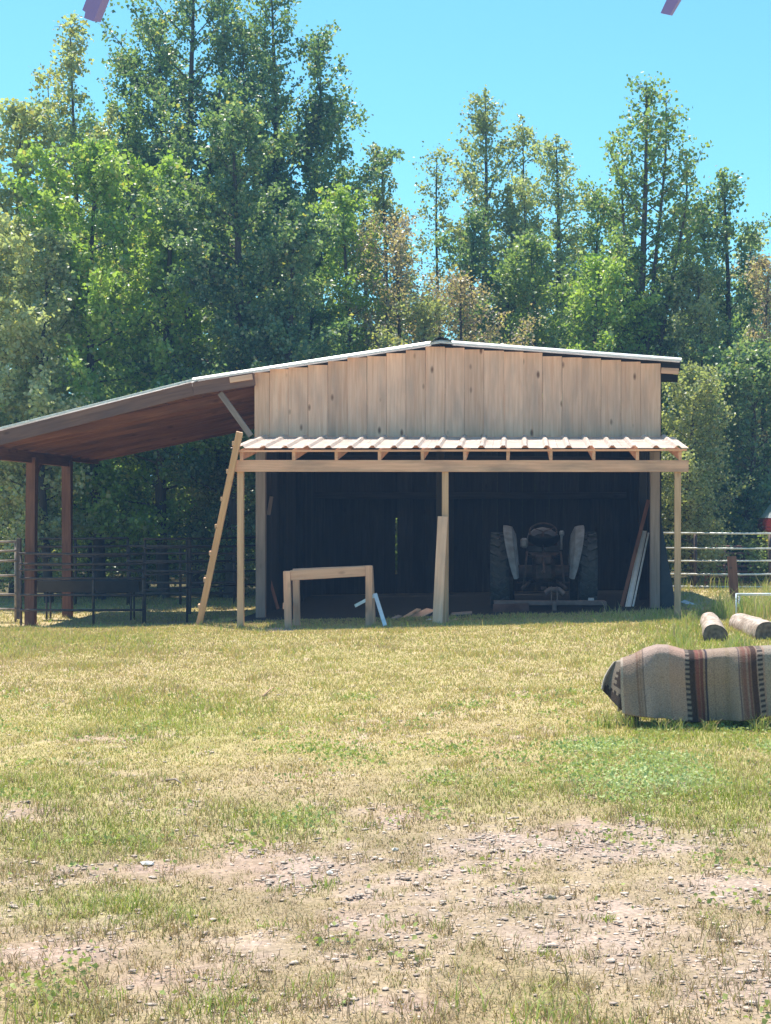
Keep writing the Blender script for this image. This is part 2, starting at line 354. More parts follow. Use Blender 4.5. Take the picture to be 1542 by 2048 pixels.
def tufts(name, label, spots, per, hh, ww, rad, cols, lean=.35, cat='weeds'):
    Vs, Fs4, Fs3, Cs = [], [], [], []; off = 0
    for (x, y, s) in spots:
        n = max(3, int(per * rng.uniform(.6, 1.4))); r = rad * s * np.sqrt(rng.uniform(0, 1, n)); a = rng.uniform(0, 6.28, n)
        X, Y = x + r * np.cos(a), y + r * np.sin(a); h = hh * s * rng.uniform(.4, 1.25, n)
        cc = np.array(cols)[rng.integers(0, len(cols), n)] * rng.uniform(.75, 1.2, n)[:, None]
        V, F, c = blades(np.stack([X, Y, gz(X, Y)], 1), h, ww * rng.uniform(.7, 1.3, n), cc, lean, True)
        Fs4.append(F[0] + off); Fs3.append(F[1] + off); Vs.append(V); Cs.append(c); off += len(V)
    o = np_mesh(name, np.concatenate(Vs), [np.concatenate(Fs4), np.concatenate(Fs3)], M_grass, col=np.concatenate(Cs))
    return tag(o, label, cat, kind='stuff')
G1 = [(.36, .43, .10), (.44, .49, .14), (.28, .36, .08), (.58, .50, .24), (.50, .40, .22)]
B1 = [(.34, .24, .16), (.44, .33, .21), (.26, .18, .12), (.42, .37, .18)]
def gp(px, py, dz=0):
    Y = FP * (CH - dz) / (py - CY)
    for _ in range(3): Y = FP * (CH - gzs((px - CX) / FP * Y, Y)) / (py - CY)
    return (px - CX) / FP * Y, Y
sp = []
for (px, py, s, k) in [(180, 1990, 1, 5), (70, 2040, 1, 5), (440, 2035, 1.1, 9), (560, 2000, .9, 6), (1030, 2020, 1.1, 7), (1130, 2035, 1.1, 7), (1260, 2040, .8, 5), (250, 1810, 1, 16), (120, 1830, .9, 12), (330, 1840, .9, 8), (950, 1930, .6, 3), (1100, 1910, .5, 4), (640, 1790, .7, 5),
                       (1430, 1640, 1, 14), (1500, 1580, 1.1, 16), (1350, 1650, .7, 6), (930, 1760, .6, 4), (1220, 1830, .6, 5), (1430, 1820, .6, 5), (60, 1700, .9, 12), (300, 1700, .8, 10), (850, 1850, .6, 4), (500, 1850, .6, 4)]:
    for _ in range(k):
        x, y = gp(px + random.gauss(0, 55), py + random.gauss(0, 14)); sp.append((x, y, s * random.uniform(.6, 1.2)))
tufts('grass_tufts', 'bright green taller grass tufts across the foreground', sp[::2], 26, .07, .005, .09, G1, .8, 'grass')
sp = []
for _ in range(420):
    px = random.uniform(-60, 1600); py = random.choice([random.uniform(1640, 2046), random.uniform(1850, 2060)])
    x, y = gp(px, py); sp.append((x, y, random.uniform(.4, 1.1)))
tufts('dead_weeds', 'brown dead weed stems scattered over the gravel foreground', sp, 15, .072, .0038, .08, B1, 1.1)
sp = []
for _ in range(110):
    px = random.uniform(-20, 1370); py = 1258 - (px - 500) * .018 + random.gauss(0, 5)
    x, y = gp(px, py); sp.append((x, y, random.uniform(.3, .9)))
for _ in range(40):
    x, y = gp(random.uniform(1180, 1420), random.uniform(1222, 1245)); sp.append((x, y, random.uniform(.6, 1.5)))
tufts('shade_edge_weeds', 'sparse weeds along the shadow line in front of the barn', sp, 5, .12, .010, .12, G1 + [(.45, .42, .24)], .4)
sp = []
for _ in range(75):
    x, y = gp(random.uniform(1440, 1600), random.uniform(1214, 1240)); sp.append((x, y, random.uniform(.6, 1.2)))
for _ in range(16):
    x, y = gp(random.uniform(1355, 1400), random.uniform(1238, 1305)); sp.append((x, y, random.uniform(.3, .6)))
for _ in range(10):
    x, y = gp(random.uniform(1460, 1490), random.uniform(1285, 1305)); sp.append((x, y, random.uniform(.3, .5)))
for _ in range(40):
    sp.append((random.uniform(3.0, 7), random.uniform(30, 36), random.uniform(.4, 1.0)))
tufts('tall_grass', 'tall yellow green grass around the logs and right hand fence', sp, 22, .36, .011, .22, G1 + [(.42, .46, .18)], .4, 'grass')
sp = [(random.uniform(.80, 2.3), random.uniform(12.5, 13.2), random.uniform(.4, .9)) for _ in range(80)] + [(.80 + random.gauss(0, .1), 12.45, .8) for _ in range(8)] + [(random.uniform(.8, 2.2), 12.25, random.uniform(.5, .9)) for _ in range(9)]
tufts('bench_grass', 'unmown grass growing under and around the bench', sp, 26, .15, .007, .08, G1 + [(.13, .2, .05)], .5, 'grass')

def leaves(P, size, col, droop=.5):
    n = len(P); nrm = rng.normal(0, 1, (n, 3)); nrm[:, 2] = np.abs(nrm[:, 2]) * .9 + .15; nrm /= np.linalg.norm(nrm, axis=1)[:, None]
    t = rng.normal(0, 1, (n, 3)); t[:, 2] -= droop; t -= (t * nrm).sum(1)[:, None] * nrm; t /= np.linalg.norm(t, axis=1)[:, None] + 1e-9
    b = np.cross(nrm, t); s = size * rng.uniform(.65, 1.3, n)[:, None]
    V = np.stack([P - t * s * .5, P + b * s * .45 + nrm * s * .12 - t * s * .08, P + t * s * .55, P - b * s * .45 + nrm * s * .12 - t * s * .08], 1)
    i = (np.arange(n) * 4)[:, None]; F = np.concatenate([i + np.array([[0, 1, 2]]), i + np.array([[0, 2, 3]])])
    return V.reshape(-1, 3), F, np.repeat(col, 4, 0)
def clover():
    X, Y = scatter(150000, 4.6, 15); d, g, gr, mi, ta, n1, n2 = fields(X, Y); cl = fbm(X * 2.2, Y * 1.6, 91, 3)
    k = rng.uniform(0, 1, len(X)) < np.clip(mi * 1.1 + np.maximum(0, cl - .56) * 2.2 * (1 - g) - .05, 0, .9); X, Y, mi = X[k][:26000], Y[k][:26000], mi[k][:26000]; n = len(X)
    r = rng.uniform(0, 1, n)[:, None]; m = np.clip(mi, 0, 1)[:, None]
    col = (C(.30, .38, .10) * (1 - r) + C(.42, .44, .16) * r) * (1 - m) + (C(.38, .47, .20) * (1 - r) + C(.50, .56, .27) * r) * m
    V, F, c = leaves(np.stack([X, Y, gz(X, Y) + rng.uniform(.008, .038, n)], 1), .022, col, 0)
    o = np_mesh('clover', V, F, M_grass, col=c); tag(o, 'low clover and broad leaved weeds growing through the lawn', 'clover', kind='stuff')
clover()
def stones():
    t = (1 + 5 ** .5) / 2
    ico = np.array([(-1, t, 0), (1, t, 0), (-1, -t, 0), (1, -t, 0), (0, -1, t), (0, 1, t), (0, -1, -t), (0, 1, -t), (t, 0, -1), (t, 0, 1), (-t, 0, -1), (-t, 0, 1)], float) / 1.9
    fi = np.array([(0, 11, 5), (0, 5, 1), (0, 1, 7), (0, 7, 10), (0, 10, 11), (1, 5, 9), (5, 11, 4), (11, 10, 2), (10, 7, 6), (7, 1, 8), (3, 9, 4), (3, 4, 2), (3, 2, 6), (3, 6, 8), (3, 8, 9), (4, 9, 5), (2, 4, 11), (6, 2, 10), (8, 6, 7), (9, 8, 1)])
    X, Y = scatter(110000, 4.5, 15.5); d, g, gr, mi, ta, n1, n2 = fields(X, Y)
    keep = rng.uniform(0, 1, len(X)) < np.clip(g * 1.0 + d * .3 - .05, .03, 1) * np.where(Y > 10, .5, 1)
    X, Y = X[keep][:15000], Y[keep][:15000]; n = len(X)
    s = rng.lognormal(math.log(.0060), .45, n); s = np.clip(s, .003, .019)
    a = rng.uniform(0, 6.28, n); V = ico[None] * rng.uniform(.72, 1.25, (n, 12, 1)); V = V * np.stack([s * rng.uniform(.9, 1.6, n), s, s * rng.uniform(.20, .36, n)], 1)[:, None, :]
    ca, sa = np.cos(a)[:, None], np.sin(a)[:, None]; x = V[..., 0] * ca - V[..., 1] * sa; y = V[..., 0] * sa + V[..., 1] * ca
    V = np.stack([x + X[:, None], y + Y[:, None], V[..., 2] + (gz(X, Y) + s * .10 + .004)[:, None]], -1).reshape(-1, 3)
    F = (np.arange(n)[:, None, None] * 12 + fi[None]).reshape(-1, 3)
    r = rng.uniform(0, 1, n)[:, None]; c = (C(.60, .48, .40) * (1 - r) + C(.48, .37, .30) * r) * rng.uniform(.75, 1.25, n)[:, None]
    o = np_mesh('gravel', V, F, M_stone, col=np.repeat(np.clip(c, 0, .75), 12, 0)); tag(o, 'pale pinkish gravel scattered over bare ground', 'gravel', kind='stuff')
    def one(px, py, sx, sy, sz, label, c):
        x, y = gp(px, py); V = ico * rng.uniform(.8, 1.15, (12, 1)) * np.array([sx, sy, sz])
        bm = bmesh.new(); vs = [bm.verts.new(v) for v in V]
        for f in fi: bm.faces.new([vs[k] for k in f])
        bmesh.ops.subdivide_edges(bm, edges=bm.edges[:], cuts=1, smooth=.6, use_grid_fill=True)
        me = bpy.data.meshes.new('stone'); bm.to_mesh(me); bm.free()
        ca = me.color_attributes.new('Col', 'FLOAT_COLOR', 'POINT')
        for q in ca.data: q.color = (*c, 1)
        me.materials.append(M_stone); o = link(bpy.data.objects.new('stone', me)); o.location = (x, y, gzs(x, y) + sz * .4)
        tag(o, label, 'stone')
    one(295, 1729, .038, .03, .013, 'flat white stone at the edge of the green grass, left foreground', (.72, .70, .68))
    one(660, 1748, .02, .018, .012, 'small white stone beside a dark one on pink soil', (.7, .66, .62))
    one(790, 1702, .02, .018, .014, 'rounded cream stone lying alone left of the gravel patch', (.68, .6, .52))
    one(1100, 1797, .035, .015, .012, 'long tan stone lying sideways on the gravel, centre right', (.42, .35, .27))
    one(57, 1464, .028, .02, .012, 'white stone on a dry patch near the left edge', (.75, .74, .72))
stones()
def stick(a, b, r, label):
    o = thing('stick', label, 'stick', (*a, gzs(*a)))
    bm = bmesh.new(); m = ((a[0] + b[0]) / 2 - a[0] + .01, (a[1] + b[1]) / 2 - a[1], r + .02)
    add_tube(bm, [(0, 0, r), m, (b[0] - a[0], b[1] - a[1], gzs(*b) - gzs(*a) + r + .01)], r, 6, r * .5)
    bm_obj('twig', bm, M_grey if 'grey' in label else M_pale, o, True)
stick(gp(526, 1394), gp(548, 1378), .009, 'pale peeled stick lying alone on the dry lawn')
stick(gp(333, 1563), gp(362, 1572), .008, 'short grey stick lying on the worn lawn at left')

# ------------------------------------------------------------------ barn
YF, YA, YB = 25.5, 23.4, 32.4
barn = thing('pole_barn', 'open fronted timber barn with plank gable, metal awning and long side lean-to', 'barn', (-1, YF, 0))
SF = YF / FP
def zf(py, Y=YF): return CH - (py - CY) * Y / FP
def xf(px, Y=YF): return (px - CX) * Y / FP
edges = [509, 540, 577, 616, 656, 695, 734, 773, 812, 851, 890, 929, 968, 1008, 1047, 1085, 1124, 1164, 1202, 1242, 1281, 1321]
tops = [745, 738, 735, 730, 722.5, 715, 712.6, 706.5, 700.7, 693.4, 695.6, 699, 701.4, 703.6, 705.4, 712.6, 715, 717, 720, 723.5, 727]
for i in range(21):
    x0, x1 = xf(edges[i]), xf(edges[i + 1]); w = x1 - x0 - random.uniform(.001, .005); xm = (x0 + x1) / 2; yo = YF + random.uniform(-.006, .006)
    beam('gable_board', (xm, yo, zf(882) + random.uniform(-.01, .01)), (xm + random.uniform(-.002, .002), yo, zf(tops[i])), w, .025, M_gable, barn, bev=.003)
# roof rake geometry: ridge, left knee, lean-to, right eave (front profile)
RIDGE = (xf(882), zf(686)); KNEE = (xf(389), zf(762)); REAV = (xf(1361), zf(722)); LEAV = (xf(-60), zf(876))
def slope_roof(a, b, y0, y1, w=.9, thick=.004, mat=M_roofm, name='roof_panel', parent=None, ribs=4, rh=.028):
    """ribbed sheets side by side along y; ribs run from a to b in xz"""
    ax, az = a; bx, bz = b; n = max(1, round((y1 - y0) / w)); w = (y1 - y0) / n
    d = Vector((bx - ax, 0, bz - az)); L = d.length; u = d.normalized(); up = Vector((-u.z, 0, u.x)); up = up if up.z > 0 else -up
    for k in range(n):
        bm = bmesh.new(); prof = []
        for r in range(ribs):
            c = (r + .5) / ribs * w; s = w / ribs
            prof += [(c - s * .5 + (.001 if r == 0 else 0), 0), (c - .045, 0), (c - .018, rh), (c + .018, rh), (c + .045, 0)]
        prof.append((w - .001, 0)); jit = random.uniform(-.01, .01)
        A = [Vector((ax, y0 + k * w + q, az)) + up * h - u * jit - barn.location for q, h in prof]; B = [p + u * (L) for p in A]
        va = [bm.verts.new(p) for p in A]; vb = [bm.verts.new(p) for p in B]
        fs = [bm.faces.new((va[i], va[i + 1], vb[i + 1], vb[i])) for i in range(len(va) - 1)]
        bmesh.ops.solidify(bm, geom=fs, thickness=thick)
        bm_obj(name, bm, mat, parent or barn)
YR0 = YF - .16
slope_roof(RIDGE, KNEE, YR0, YB); slope_roof(RIDGE, REAV, YR0, YB); slope_roof((KNEE[0] + .05, KNEE[1] - .02), LEAV, YR0 + .02, YB)
# rake trim strips (bright metal edges) and ridge cap
for a, b, yy in ((RIDGE, KNEE, YR0 - .012), (RIDGE, REAV, YR0 - .012)):
    beam('rake_trim', (a[0], yy, a[1] + .018), (b[0], yy, b[1] + .018), .008, .042, M_trim, barn, side=Vector((0, -.66, .75)), bev=0)
    beam('rake_trim', (a[0], yy - .004, a[1] - .012), (b[0], yy - .004, b[1] - .012), .012, .018, M_roofm, barn, side=Vector((0, 1, 0)), bev=0)
beam('rake_trim', (KNEE[0], YR0 - .002, KNEE[1] + .002), (LEAV[0], YR0 - .002, LEAV[1] + .012), .012, .032, M_galv, barn, side=Vector((0, 1, 0)), bev=.002)
bm = bmesh.new()
cp = [(-.16, -.035), (-.05, .03), (0, .055), (.05, .035), (.17, -.012), (.17, -.022), (.05, .022), (0, .04), (-.05, .015), (-.16, -.05)]
va = [bm.verts.new(Vector((RIDGE[0] + x, YR0 - .06, RIDGE[1] + z + .03)) - barn.location) for x, z in cp]; vb = [bm.verts.new(v.co + Vector((0, YB - YR0 + .1, 0))) for v in va]
for i in range(len(cp)): j = (i + 1) % len(cp); bm.faces.new((va[i], va[j], vb[j], vb[i]))
bm.faces.new(va); bm.faces.new(vb); bm_obj('ridge_cap', bm, M_black, barn)
# rafters under the main roof (every 1.2 m) and front rafter pair
def under(a, b, drop): return (a[0], a[1] - drop), (b[0], b[1] - drop)
for k in range(7):
    y = YF + .06 + k * 1.12
    for A, B in ((RIDGE, KNEE), (RIDGE, REAV)):
        a, b = under(A, B, .085); beam('roof_rafter', (a[0], y, a[1]), (b[0], y, b[1]), .04, .13, M_dark, barn, side=Vector((0, 1, 0)))
# lean-to: fascia, rafters, decking, posts, side beam, brace
xk, zk = KNEE; xl, zl = LEAV
sl_ = (zk - zl) / (xk - xl)
def zlt(x): return zk + (x - xk) * sl_ if x < xk else RIDGE[1] + (x - RIDGE[0]) * ((RIDGE[1] - KNEE[1]) / (RIDGE[0] - KNEE[0]))
XW = xf(509)
beam('lean_to_fascia', (xk, YR0 + .05, zk - .13), (xl + .02, YR0 + .05, zl - .13), .038, .21, M_greyred, barn, side=Vector((0, 1, 0)))
beam('lean_to_fascia', (XW + .02, YR0 + .052, zlt(XW) - .12), (xk + .003, YR0 + .052, zk - .13), .038, .20, M_greyred, barn, side=Vector((0, 1, 0)))
for k in range(11):
    y = YR0 + .66 + k * .62
    beam('lean_to_rafter', (XW - .04, y, zlt(XW) - .26), (xl + .05, y, zl - .13), .04, .14, M_red, barn, side=Vector((0, 1, 0)))
for k in range(15):
    x = XW - .15 - k * .285 
    if x < xl: break
    za = zlt(XW) - .17 + (x - XW) / (xl - XW) * (zl - .04 - (zlt(XW) - .17))
    beam('lean_to_deck_board', (x, YR0 + .09, za), (x, YB - .03, za), .275, .02, M_red, barn, side=Vector((1, 0, (zlt(XW) - .26 - zl + .04) / (XW - xl))), bev=0)
XP = -8.12; YP1, YP2 = 27.5, 29.8; zb = zlt(XP) - .32
for y in (YP1, YP2):
    w = .16
    beam('lean_to_post', (XP, y, gzs(XP, y) - .1), (XP + (.03 if y == YP1 else -.01), y, zb), w, w, M_red, barn, bev=.015, wob=.006)
beam('lean_to_beam', (XP, YR0 + .3, zb + .0), (XP, YP2 + .12, zb + .0), .09, .19, M_red, barn)
beam('lean_to_beam', (XP - .1, YP2 + .1, zb + .1), (XP - .1, YB - .1, zb + .1), .05, .15, M_red, barn)
beam('knee_brace', (XP + .02, YP1 + .08, zb - .42), (XP + .02, YP1 + .55, zb - .06), .04, .09, M_red, barn)
beam('lean_to_brace', (xf(441), YR0 + .12, zf(786)), (xf(502), YR0 + .16, zf(872)), .09, .04, M_grey, barn)
beam('nailed_block', (xf(463), YR0 + .005, zf(762)), (xf(508), YR0 + .005, zf(755)), .03, .085, M_gable, barn, side=Vector((0, 1, 0)))
beam('rafter_tail', (xf(1322), YF - .02, zf(741)), (xf(1357), YF - .02, zf(743)), .035, .09, M_frame, barn, side=Vector((0, 1, 0)))
beam('rafter_tail', (xf(1322), YF + .5, zf(750)), (xf(1362), YF + .5, zf(752)), .035, .12, M_dark, barn, side=Vector((0, 1, 0)))
# barn frame posts
XL, XRr = xf(520), xf(1310.5)
for x, w in ((XL, .145), (XRr, .145)):
    beam('barn_post', (x, YF + .10, gzs(x, YF) - .08), (x, YF + .10, zf(760)), w, w, M_grey, barn, bev=.008, wob=.003)
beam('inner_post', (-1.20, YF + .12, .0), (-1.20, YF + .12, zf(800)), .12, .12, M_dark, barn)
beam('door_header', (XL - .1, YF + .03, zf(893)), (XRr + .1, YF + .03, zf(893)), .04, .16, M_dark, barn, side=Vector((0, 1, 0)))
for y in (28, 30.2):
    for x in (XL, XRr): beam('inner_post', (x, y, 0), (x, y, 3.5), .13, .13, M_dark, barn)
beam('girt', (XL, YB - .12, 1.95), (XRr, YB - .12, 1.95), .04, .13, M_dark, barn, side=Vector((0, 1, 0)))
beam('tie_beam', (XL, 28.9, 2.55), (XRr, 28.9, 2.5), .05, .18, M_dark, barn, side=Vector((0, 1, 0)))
# back wall planks with a few open slits
x = xf(509) + .04; k = 0
while x < xf(1322) - .05:
    w = random.uniform(.24, .31); gap = .001
    if x < -2.36 < x + w + .1: w = -2.40 - x; gap = .042
    zt = min(RIDGE[1] - .25 - abs(x - RIDGE[0]) * .13, 4)
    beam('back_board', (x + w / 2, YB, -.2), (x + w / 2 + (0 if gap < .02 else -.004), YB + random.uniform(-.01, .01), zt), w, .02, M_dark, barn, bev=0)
    x += w + gap
beam('back_batten', (-2.37, YB + .03, -.2), (-2.37, YB + .03, zf(1148, YB)), .12, .02, M_dark, barn, bev=0)
beam('back_batten', (-2.375, YB + .03, zf(1036, YB)), (-2.37, YB + .03, 4), .12, .02, M_dark, barn, bev=0)
for side in (0, 1):
    y = YF + .24; X0 = xf(511) if side == 0 else xf(1324)
    while y < YB - .1:
        w = random.uniform(.26, .31); zt = 3.62 if side == 0 else 3.78; gap = .001; z0 = -.25
        if side == 0 and abs(y + w / 2 - 30.2) < .15: gap = .02
        if side == 1 and 27.6 < y + w / 2 < 27.9: zt = 1.82
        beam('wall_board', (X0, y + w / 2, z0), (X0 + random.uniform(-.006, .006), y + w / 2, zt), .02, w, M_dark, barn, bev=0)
        y += w + gap
# awning
XA0, XA1 = -3.925, 2.27
for x in (XA0, -1.025, XA1):
    beam('awning_post', (x, YA, gzs(x, YA) - .08), (x + (.0 if x < 2 else .0), YA, zf(922, YA)), .09, .09, M_pale, barn, bev=.004, wob=.002)
beam('awning_header', (xf(466, YA), YA - .067, zf(932, YA)), (xf(1376, YA), YA - .067, zf(932.5, YA)), .04, .165, M_frame, barn, side=Vector((0, 1, 0)))
beam('awning_header', (xf(478, YA), YA + .07, zf(932, YA)), (xf(1372, YA), YA + .07, zf(932.5, YA)), .04, .16, M_dark, barn, side=Vector((0, 1, 0)))
zaf, zab = zf(907, YA), zf(883) 
rx = [485, 589, 674, 760, 845.5, 930, 1016, 1101.5, 1187, 1274, 1359]
for px in rx:
    x = xf(px, YA)
    beam('awning_rafter', (x, YA - .10, zaf - .025), (x, YF - .03, zab - .03), .045, .145, M_frame, barn)
beam('awning_purlin', (xf(468, YA), YA - .125, zaf + .03), (xf(1372, YA), YA - .125, zaf + .045), .03, .028, M_frame, barn, side=Vector((0, 1, 0)), bev=.002)
beam('awning_purlin', (xf(480, YA), YA + .95, zaf + .03 + .1), (xf(1366, YA), YA + .95, zaf + .03 + .1), .09, .018, M_frame, barn, side=Vector((0, 1, 0)), bev=.002)
def awning():
    x0, x1 = xf(460, YA - .2), xf(1378, YA - .2); n = 7; w = (x1 - x0) / n
    yf_, yb_ = YA - .2, YF - .03; za, zb_ = zaf + .07, zab + .07; off = Vector(barn.location)
    for k in range(n):
        bm = bmesh.new(); prof = []
        for r in range(3):
            c = (r + .5) * w / 3
            prof += [(c - w / 6 + (.001 if r == 0 else 0), 0), (c - .05, 0), (c - .02, .036), (c + .02, .036), (c + .05, 0)]
        prof.append((w - .001, 0)); j = random.uniform(-.008, .008)
        A = [bm.verts.new(Vector((x0 + k * w + q, yf_ + j, za + h)) - off) for q, h in prof]
        B = [bm.verts.new(Vector((x0 + k * w + q, yb_, zb_ + h)) - off) for q, h in prof]
        fs = [bm.faces.new((A[i], A[i + 1], B[i + 1], B[i])) for i in range(len(A) - 1)]
        bmesh.ops.solidify(bm, geom=fs, thickness=.004); bm_obj('awning_panel', bm, M_awnm, barn)
awning()

# ------------------------------------------------------------------ things in and around the barn
def ladder():
    a0 = Vector((*gp(398, 1250), 0)); a0.z = gzs(a0.x, a0.y); Y0 = a0.y
    top = wpt(479, 864, YA - .30)
    o = thing('ladder', 'home-made pale wooden ladder leaning against the left end of the awning', 'ladder', tuple(a0))
    d = (top - a0); sd = Vector((-.165, 1, 0)).normalized() * .36
    for s in (0, 1): beam('rail', a0 + sd * s + Vector((0, 0, .0)), top + sd * s, .09, .04, M_pale, o)
    n = 7
    for k in range(n):
        t = (k + .7) / (n + .1); p = a0 + d * t + Vector((-.052, 0, 0)); beam('rung', p - sd * .05, p + sd * 1.12, .04, .06, M_pale, o, side=Vector((1, 0, 0)))
ladder()
o = thing('leaning_plank', 'wide pinkish plank leaning upright against the centre awning post', 'plank', tuple(wpt(874.5, 1250, YA - .32)))
beam('plank', wpt(874.5, 1251, YA - .32), wpt(885.5, 1033, YA - .10), .140, .03, M_gable, o)
o = thing('lumber_post', 'short pale stub of timber standing behind the leaning plank', 'timber', tuple(wpt(888, 1249, YA - .16)))
beam('timber', wpt(889, 1249, YA - .14), wpt(890, 1130, YA - .115), .05, .04, M_pale, o)
def work_frame():
    Y = 22.85; s = Y / FP
    fl, fr = wpt(577, 1265, Y), wpt(738, 1258, Y + .1); o = thing('work_frame', 'rough timber four legged trestle frame standing at the edge of the shade', 'trestle', tuple(fl))
    zt = zf(1142, Y)
    tl, tr = wpt(574, 1142, Y), wpt(738, 1131, Y + .1)
    fl.z = gzs(fl.x, fl.y) - .03; fr.z = gzs(fr.x, fr.y) - .03
    beam('leg', fl, tl, .095, .09, M_frame, o); beam('leg', fr, tr, .09, .09, M_frame, o)
    bl, br = wpt(594, 1258, Y + .55), wpt(746, 1254, Y + .6); bl.z = gzs(bl.x, bl.y) - .03; br.z = gzs(br.x, br.y) - .03
    tbl, tbr = wpt(592, 1140, Y + .5), wpt(740, 1133, Y + .5)
    beam('leg', bl, tbl, .09, .09, M_frame, o); beam('leg', br, tbr, .08, .09, M_frame, o)
    beam('top_rail', wpt(580.5, 1151, Y), wpt(731.5, 1142, Y + .1), .045, .14, M_frame, o, side=Vector((0, 1, 0)))
    beam('top_rail', wpt(586, 1146, Y + .56), wpt(742, 1139, Y + .58), .045, .12, M_frame, o, side=Vector((0, 1, 0)))
    beam('cross_piece', wpt(568, 1212, Y + .05) , wpt(580, 1210, Y + .6), .035, .09, M_frame, o)
work_frame()
o = thing('white_angle', 'bent white metal angle propped against the right leg of the trestle', 'metal strip', tuple(wpt(771, 1256, 22.9)))
beam('strip', wpt(772, 1257, 22.8), wpt(750, 1187, 23.2), .055, .012, M_white, o, bev=.002)
beam('strip', wpt(751.5, 1190, 23.22), wpt(710, 1212, 23.4), .045, .012, M_white, o, side=Vector((0, 0, 1)), bev=.002)
SCR = [((768, 1247), (800, 1232), 24.1, .07, .025, M_grey, 'grey offcut board tilted up right behind the white angle', .4),
       ((755, 1248), (846, 1244), 23.9, .09, .03, M_grey, 'long grey scrap board lying flat right of the trestle', 0),
       ((792, 1246), (838, 1219), 24.3, .08, .03, M_pale, 'pale offcut board tilted up on the lumber scraps', .5),
       ((812, 1243), (862, 1219), 24.5, .16, .02, M_gable, 'wide offcut board tilted behind the other scraps', .5),
       ((834, 1249), (862, 1238), 23.7, .05, .012, M_white, 'small white strip lying on the lumber scraps', .2),
       ((896, 1245), (916, 1243), 23.8, .09, .06, M_pale, 'short wood block on the dirt right of the centre post', 0),
       ((903, 1229), (944, 1226), 25.0, .1, .03, M_grey, 'dull board on the dirt between centre post and tractor', 0)]
for (a, b, Y, w, t, m, lab, dy) in SCR:
    A, B = wpt(*a, Y), wpt(*b, Y + dy); o = thing('scrap_board', lab, 'board', tuple(A), group='lumber scraps on the barn floor'); beam('board', A, B, w, t, m, o, side=Vector((0, 1, .3)))
# pieces leaning inside, right
for (a, b, w, m, lab, nm) in [((1243, 1213), (1297, 1000), .06, M_red, 'dark brown board leaning on the inner right wall', 'leaning_board'),
                              ((1256, 1214), (1288, 1062), .095, M_white, 'white channel rail leaning inside the right wall, left of the thin one', 'leaning_rail'),
                              ((1266, 1213), (1297, 1066), .03, M_white, 'thin pale rail leaning closest to the right barn post', 'leaning_rail')]:
    A, B = wpt(*a, 26.0), wpt(*b, 26.5); o = thing(nm, lab, 'board' if 'board' in nm else 'rail', tuple(A)); beam('plank' if 'board' in nm else 'channel', A, B, w, .03, m, o)
    if w == .095:
        u = (B - A)
        for q in (-.031, .031): beam('flange', A + Vector((q, -.025, 0)), B + Vector((q, -.025, 0)), .012, .03, M_galv, o, bev=0)
o = thing('leaning_board', 'short dark board leaning high inside the left wall', 'board', tuple(wpt(537, 1030, 26.6))); beam('plank', wpt(537, 1030, 26.6), wpt(543, 993, 26.7), .06, .02, M_grey, o)
o = thing('leaning_board', 'long thin board leaning low inside the left wall behind the trestle', 'board', tuple(wpt(552, 1215, 26.8))); beam('plank', wpt(556, 1218, 26.8), wpt(534, 1140, 27.2), .05, .02, M_red, o)
# dark sheet leaning outside the right wall
bm = bmesh.new(); pts = [(1322, 1040), (1327, 1065), (1336, 1121), (1346, 1175), (1353, 1225), (1322, 1225)]
A = [bm.verts.new(wpt(px, py, 26.0 + .25 * (py - 1040) / -185) - wpt(1325, 1225, 26)) for px, py in pts]; bm.faces.new(A)
g = bmesh.ops.extrude_face_region(bm, geom=bm.faces[:]); bmesh.ops.translate(bm, verts=[v for v in g['geom'] if isinstance(v, bmesh.types.BMVert)], vec=(0, .03, 0))
o = thing('roofing_sheet', 'dark sheet leaning against the outside right corner of the barn', 'sheet', tuple(wpt(1325, 1225, 26))); bm_obj('sheet', bm, M_black, o)
o = thing('metal_scrap', 'shiny bent metal scrap on shaded grass right of the awning post', 'scrap metal', tuple(wpt(1375, 1206, 26.5)))
beam('strip', wpt(1365, 1202, 26.6), wpt(1388, 1211, 26.2), .09, .01, M_white, o, side=Vector((.3, 1, .3)), bev=0)

def lathe(bm, prof, M, seg=40):
    rings = []
    for k in range(seg):
        a = 2 * math.pi * k / seg; rings.append([bm.verts.new(M @ Vector((x, math.cos(a) * r, math.sin(a) * r))) for x, r in prof])
    for k in range(seg):
        A, B = rings[k], rings[(k + 1) % seg]
        for i in range(len(prof) - 1): bm.faces.new((A[i], A[i + 1], B[i + 1], B[i]))
def tyre(t, x, y, z, rad, wid, lugs=0, rim=M_fender):
    bm = bmesh.new(); M = Matrix.Translation((x, y, z)); h = wid / 2
    lathe(bm, [(-h * .75, rad * .60), (-h, rad * .72), (-h * .98, rad * .88), (-h * .7, rad * .96), (0, rad * .975), (h * .7, rad * .96), (h * .98, rad * .88), (h, rad * .72), (h * .75, rad * .60)], M)
    for k in range(lugs):
        a = 2 * math.pi * k / lugs
        for s in (-1, 1):
            rot = Matrix.Rotation(a + s * .06, 3, 'X') @ Matrix.Rotation(s * .55, 3, 'Z')
            p = M @ (Matrix.Rotation(a + s * .07, 3, 'X') @ Vector((s * h * .48, 0, rad * .975)))
            add_box(bm, p, (h * 1.0, .045, .05), rot)
    o = bm_obj('tyre', bm, M_rubber, t, False)
    bm = bmesh.new(); lathe(bm, [(-h * .6, .02), (-h * .3, rad * .2), (-h * .3, rad * .45), (-h * .7, rad * .6), (h * .7, rad * .6), (h * .3, rad * .45), (h * .3, rad * .2), (h * .6, .02)], M, 24)
    b = bm_obj('rim', bm, rim, o, True)
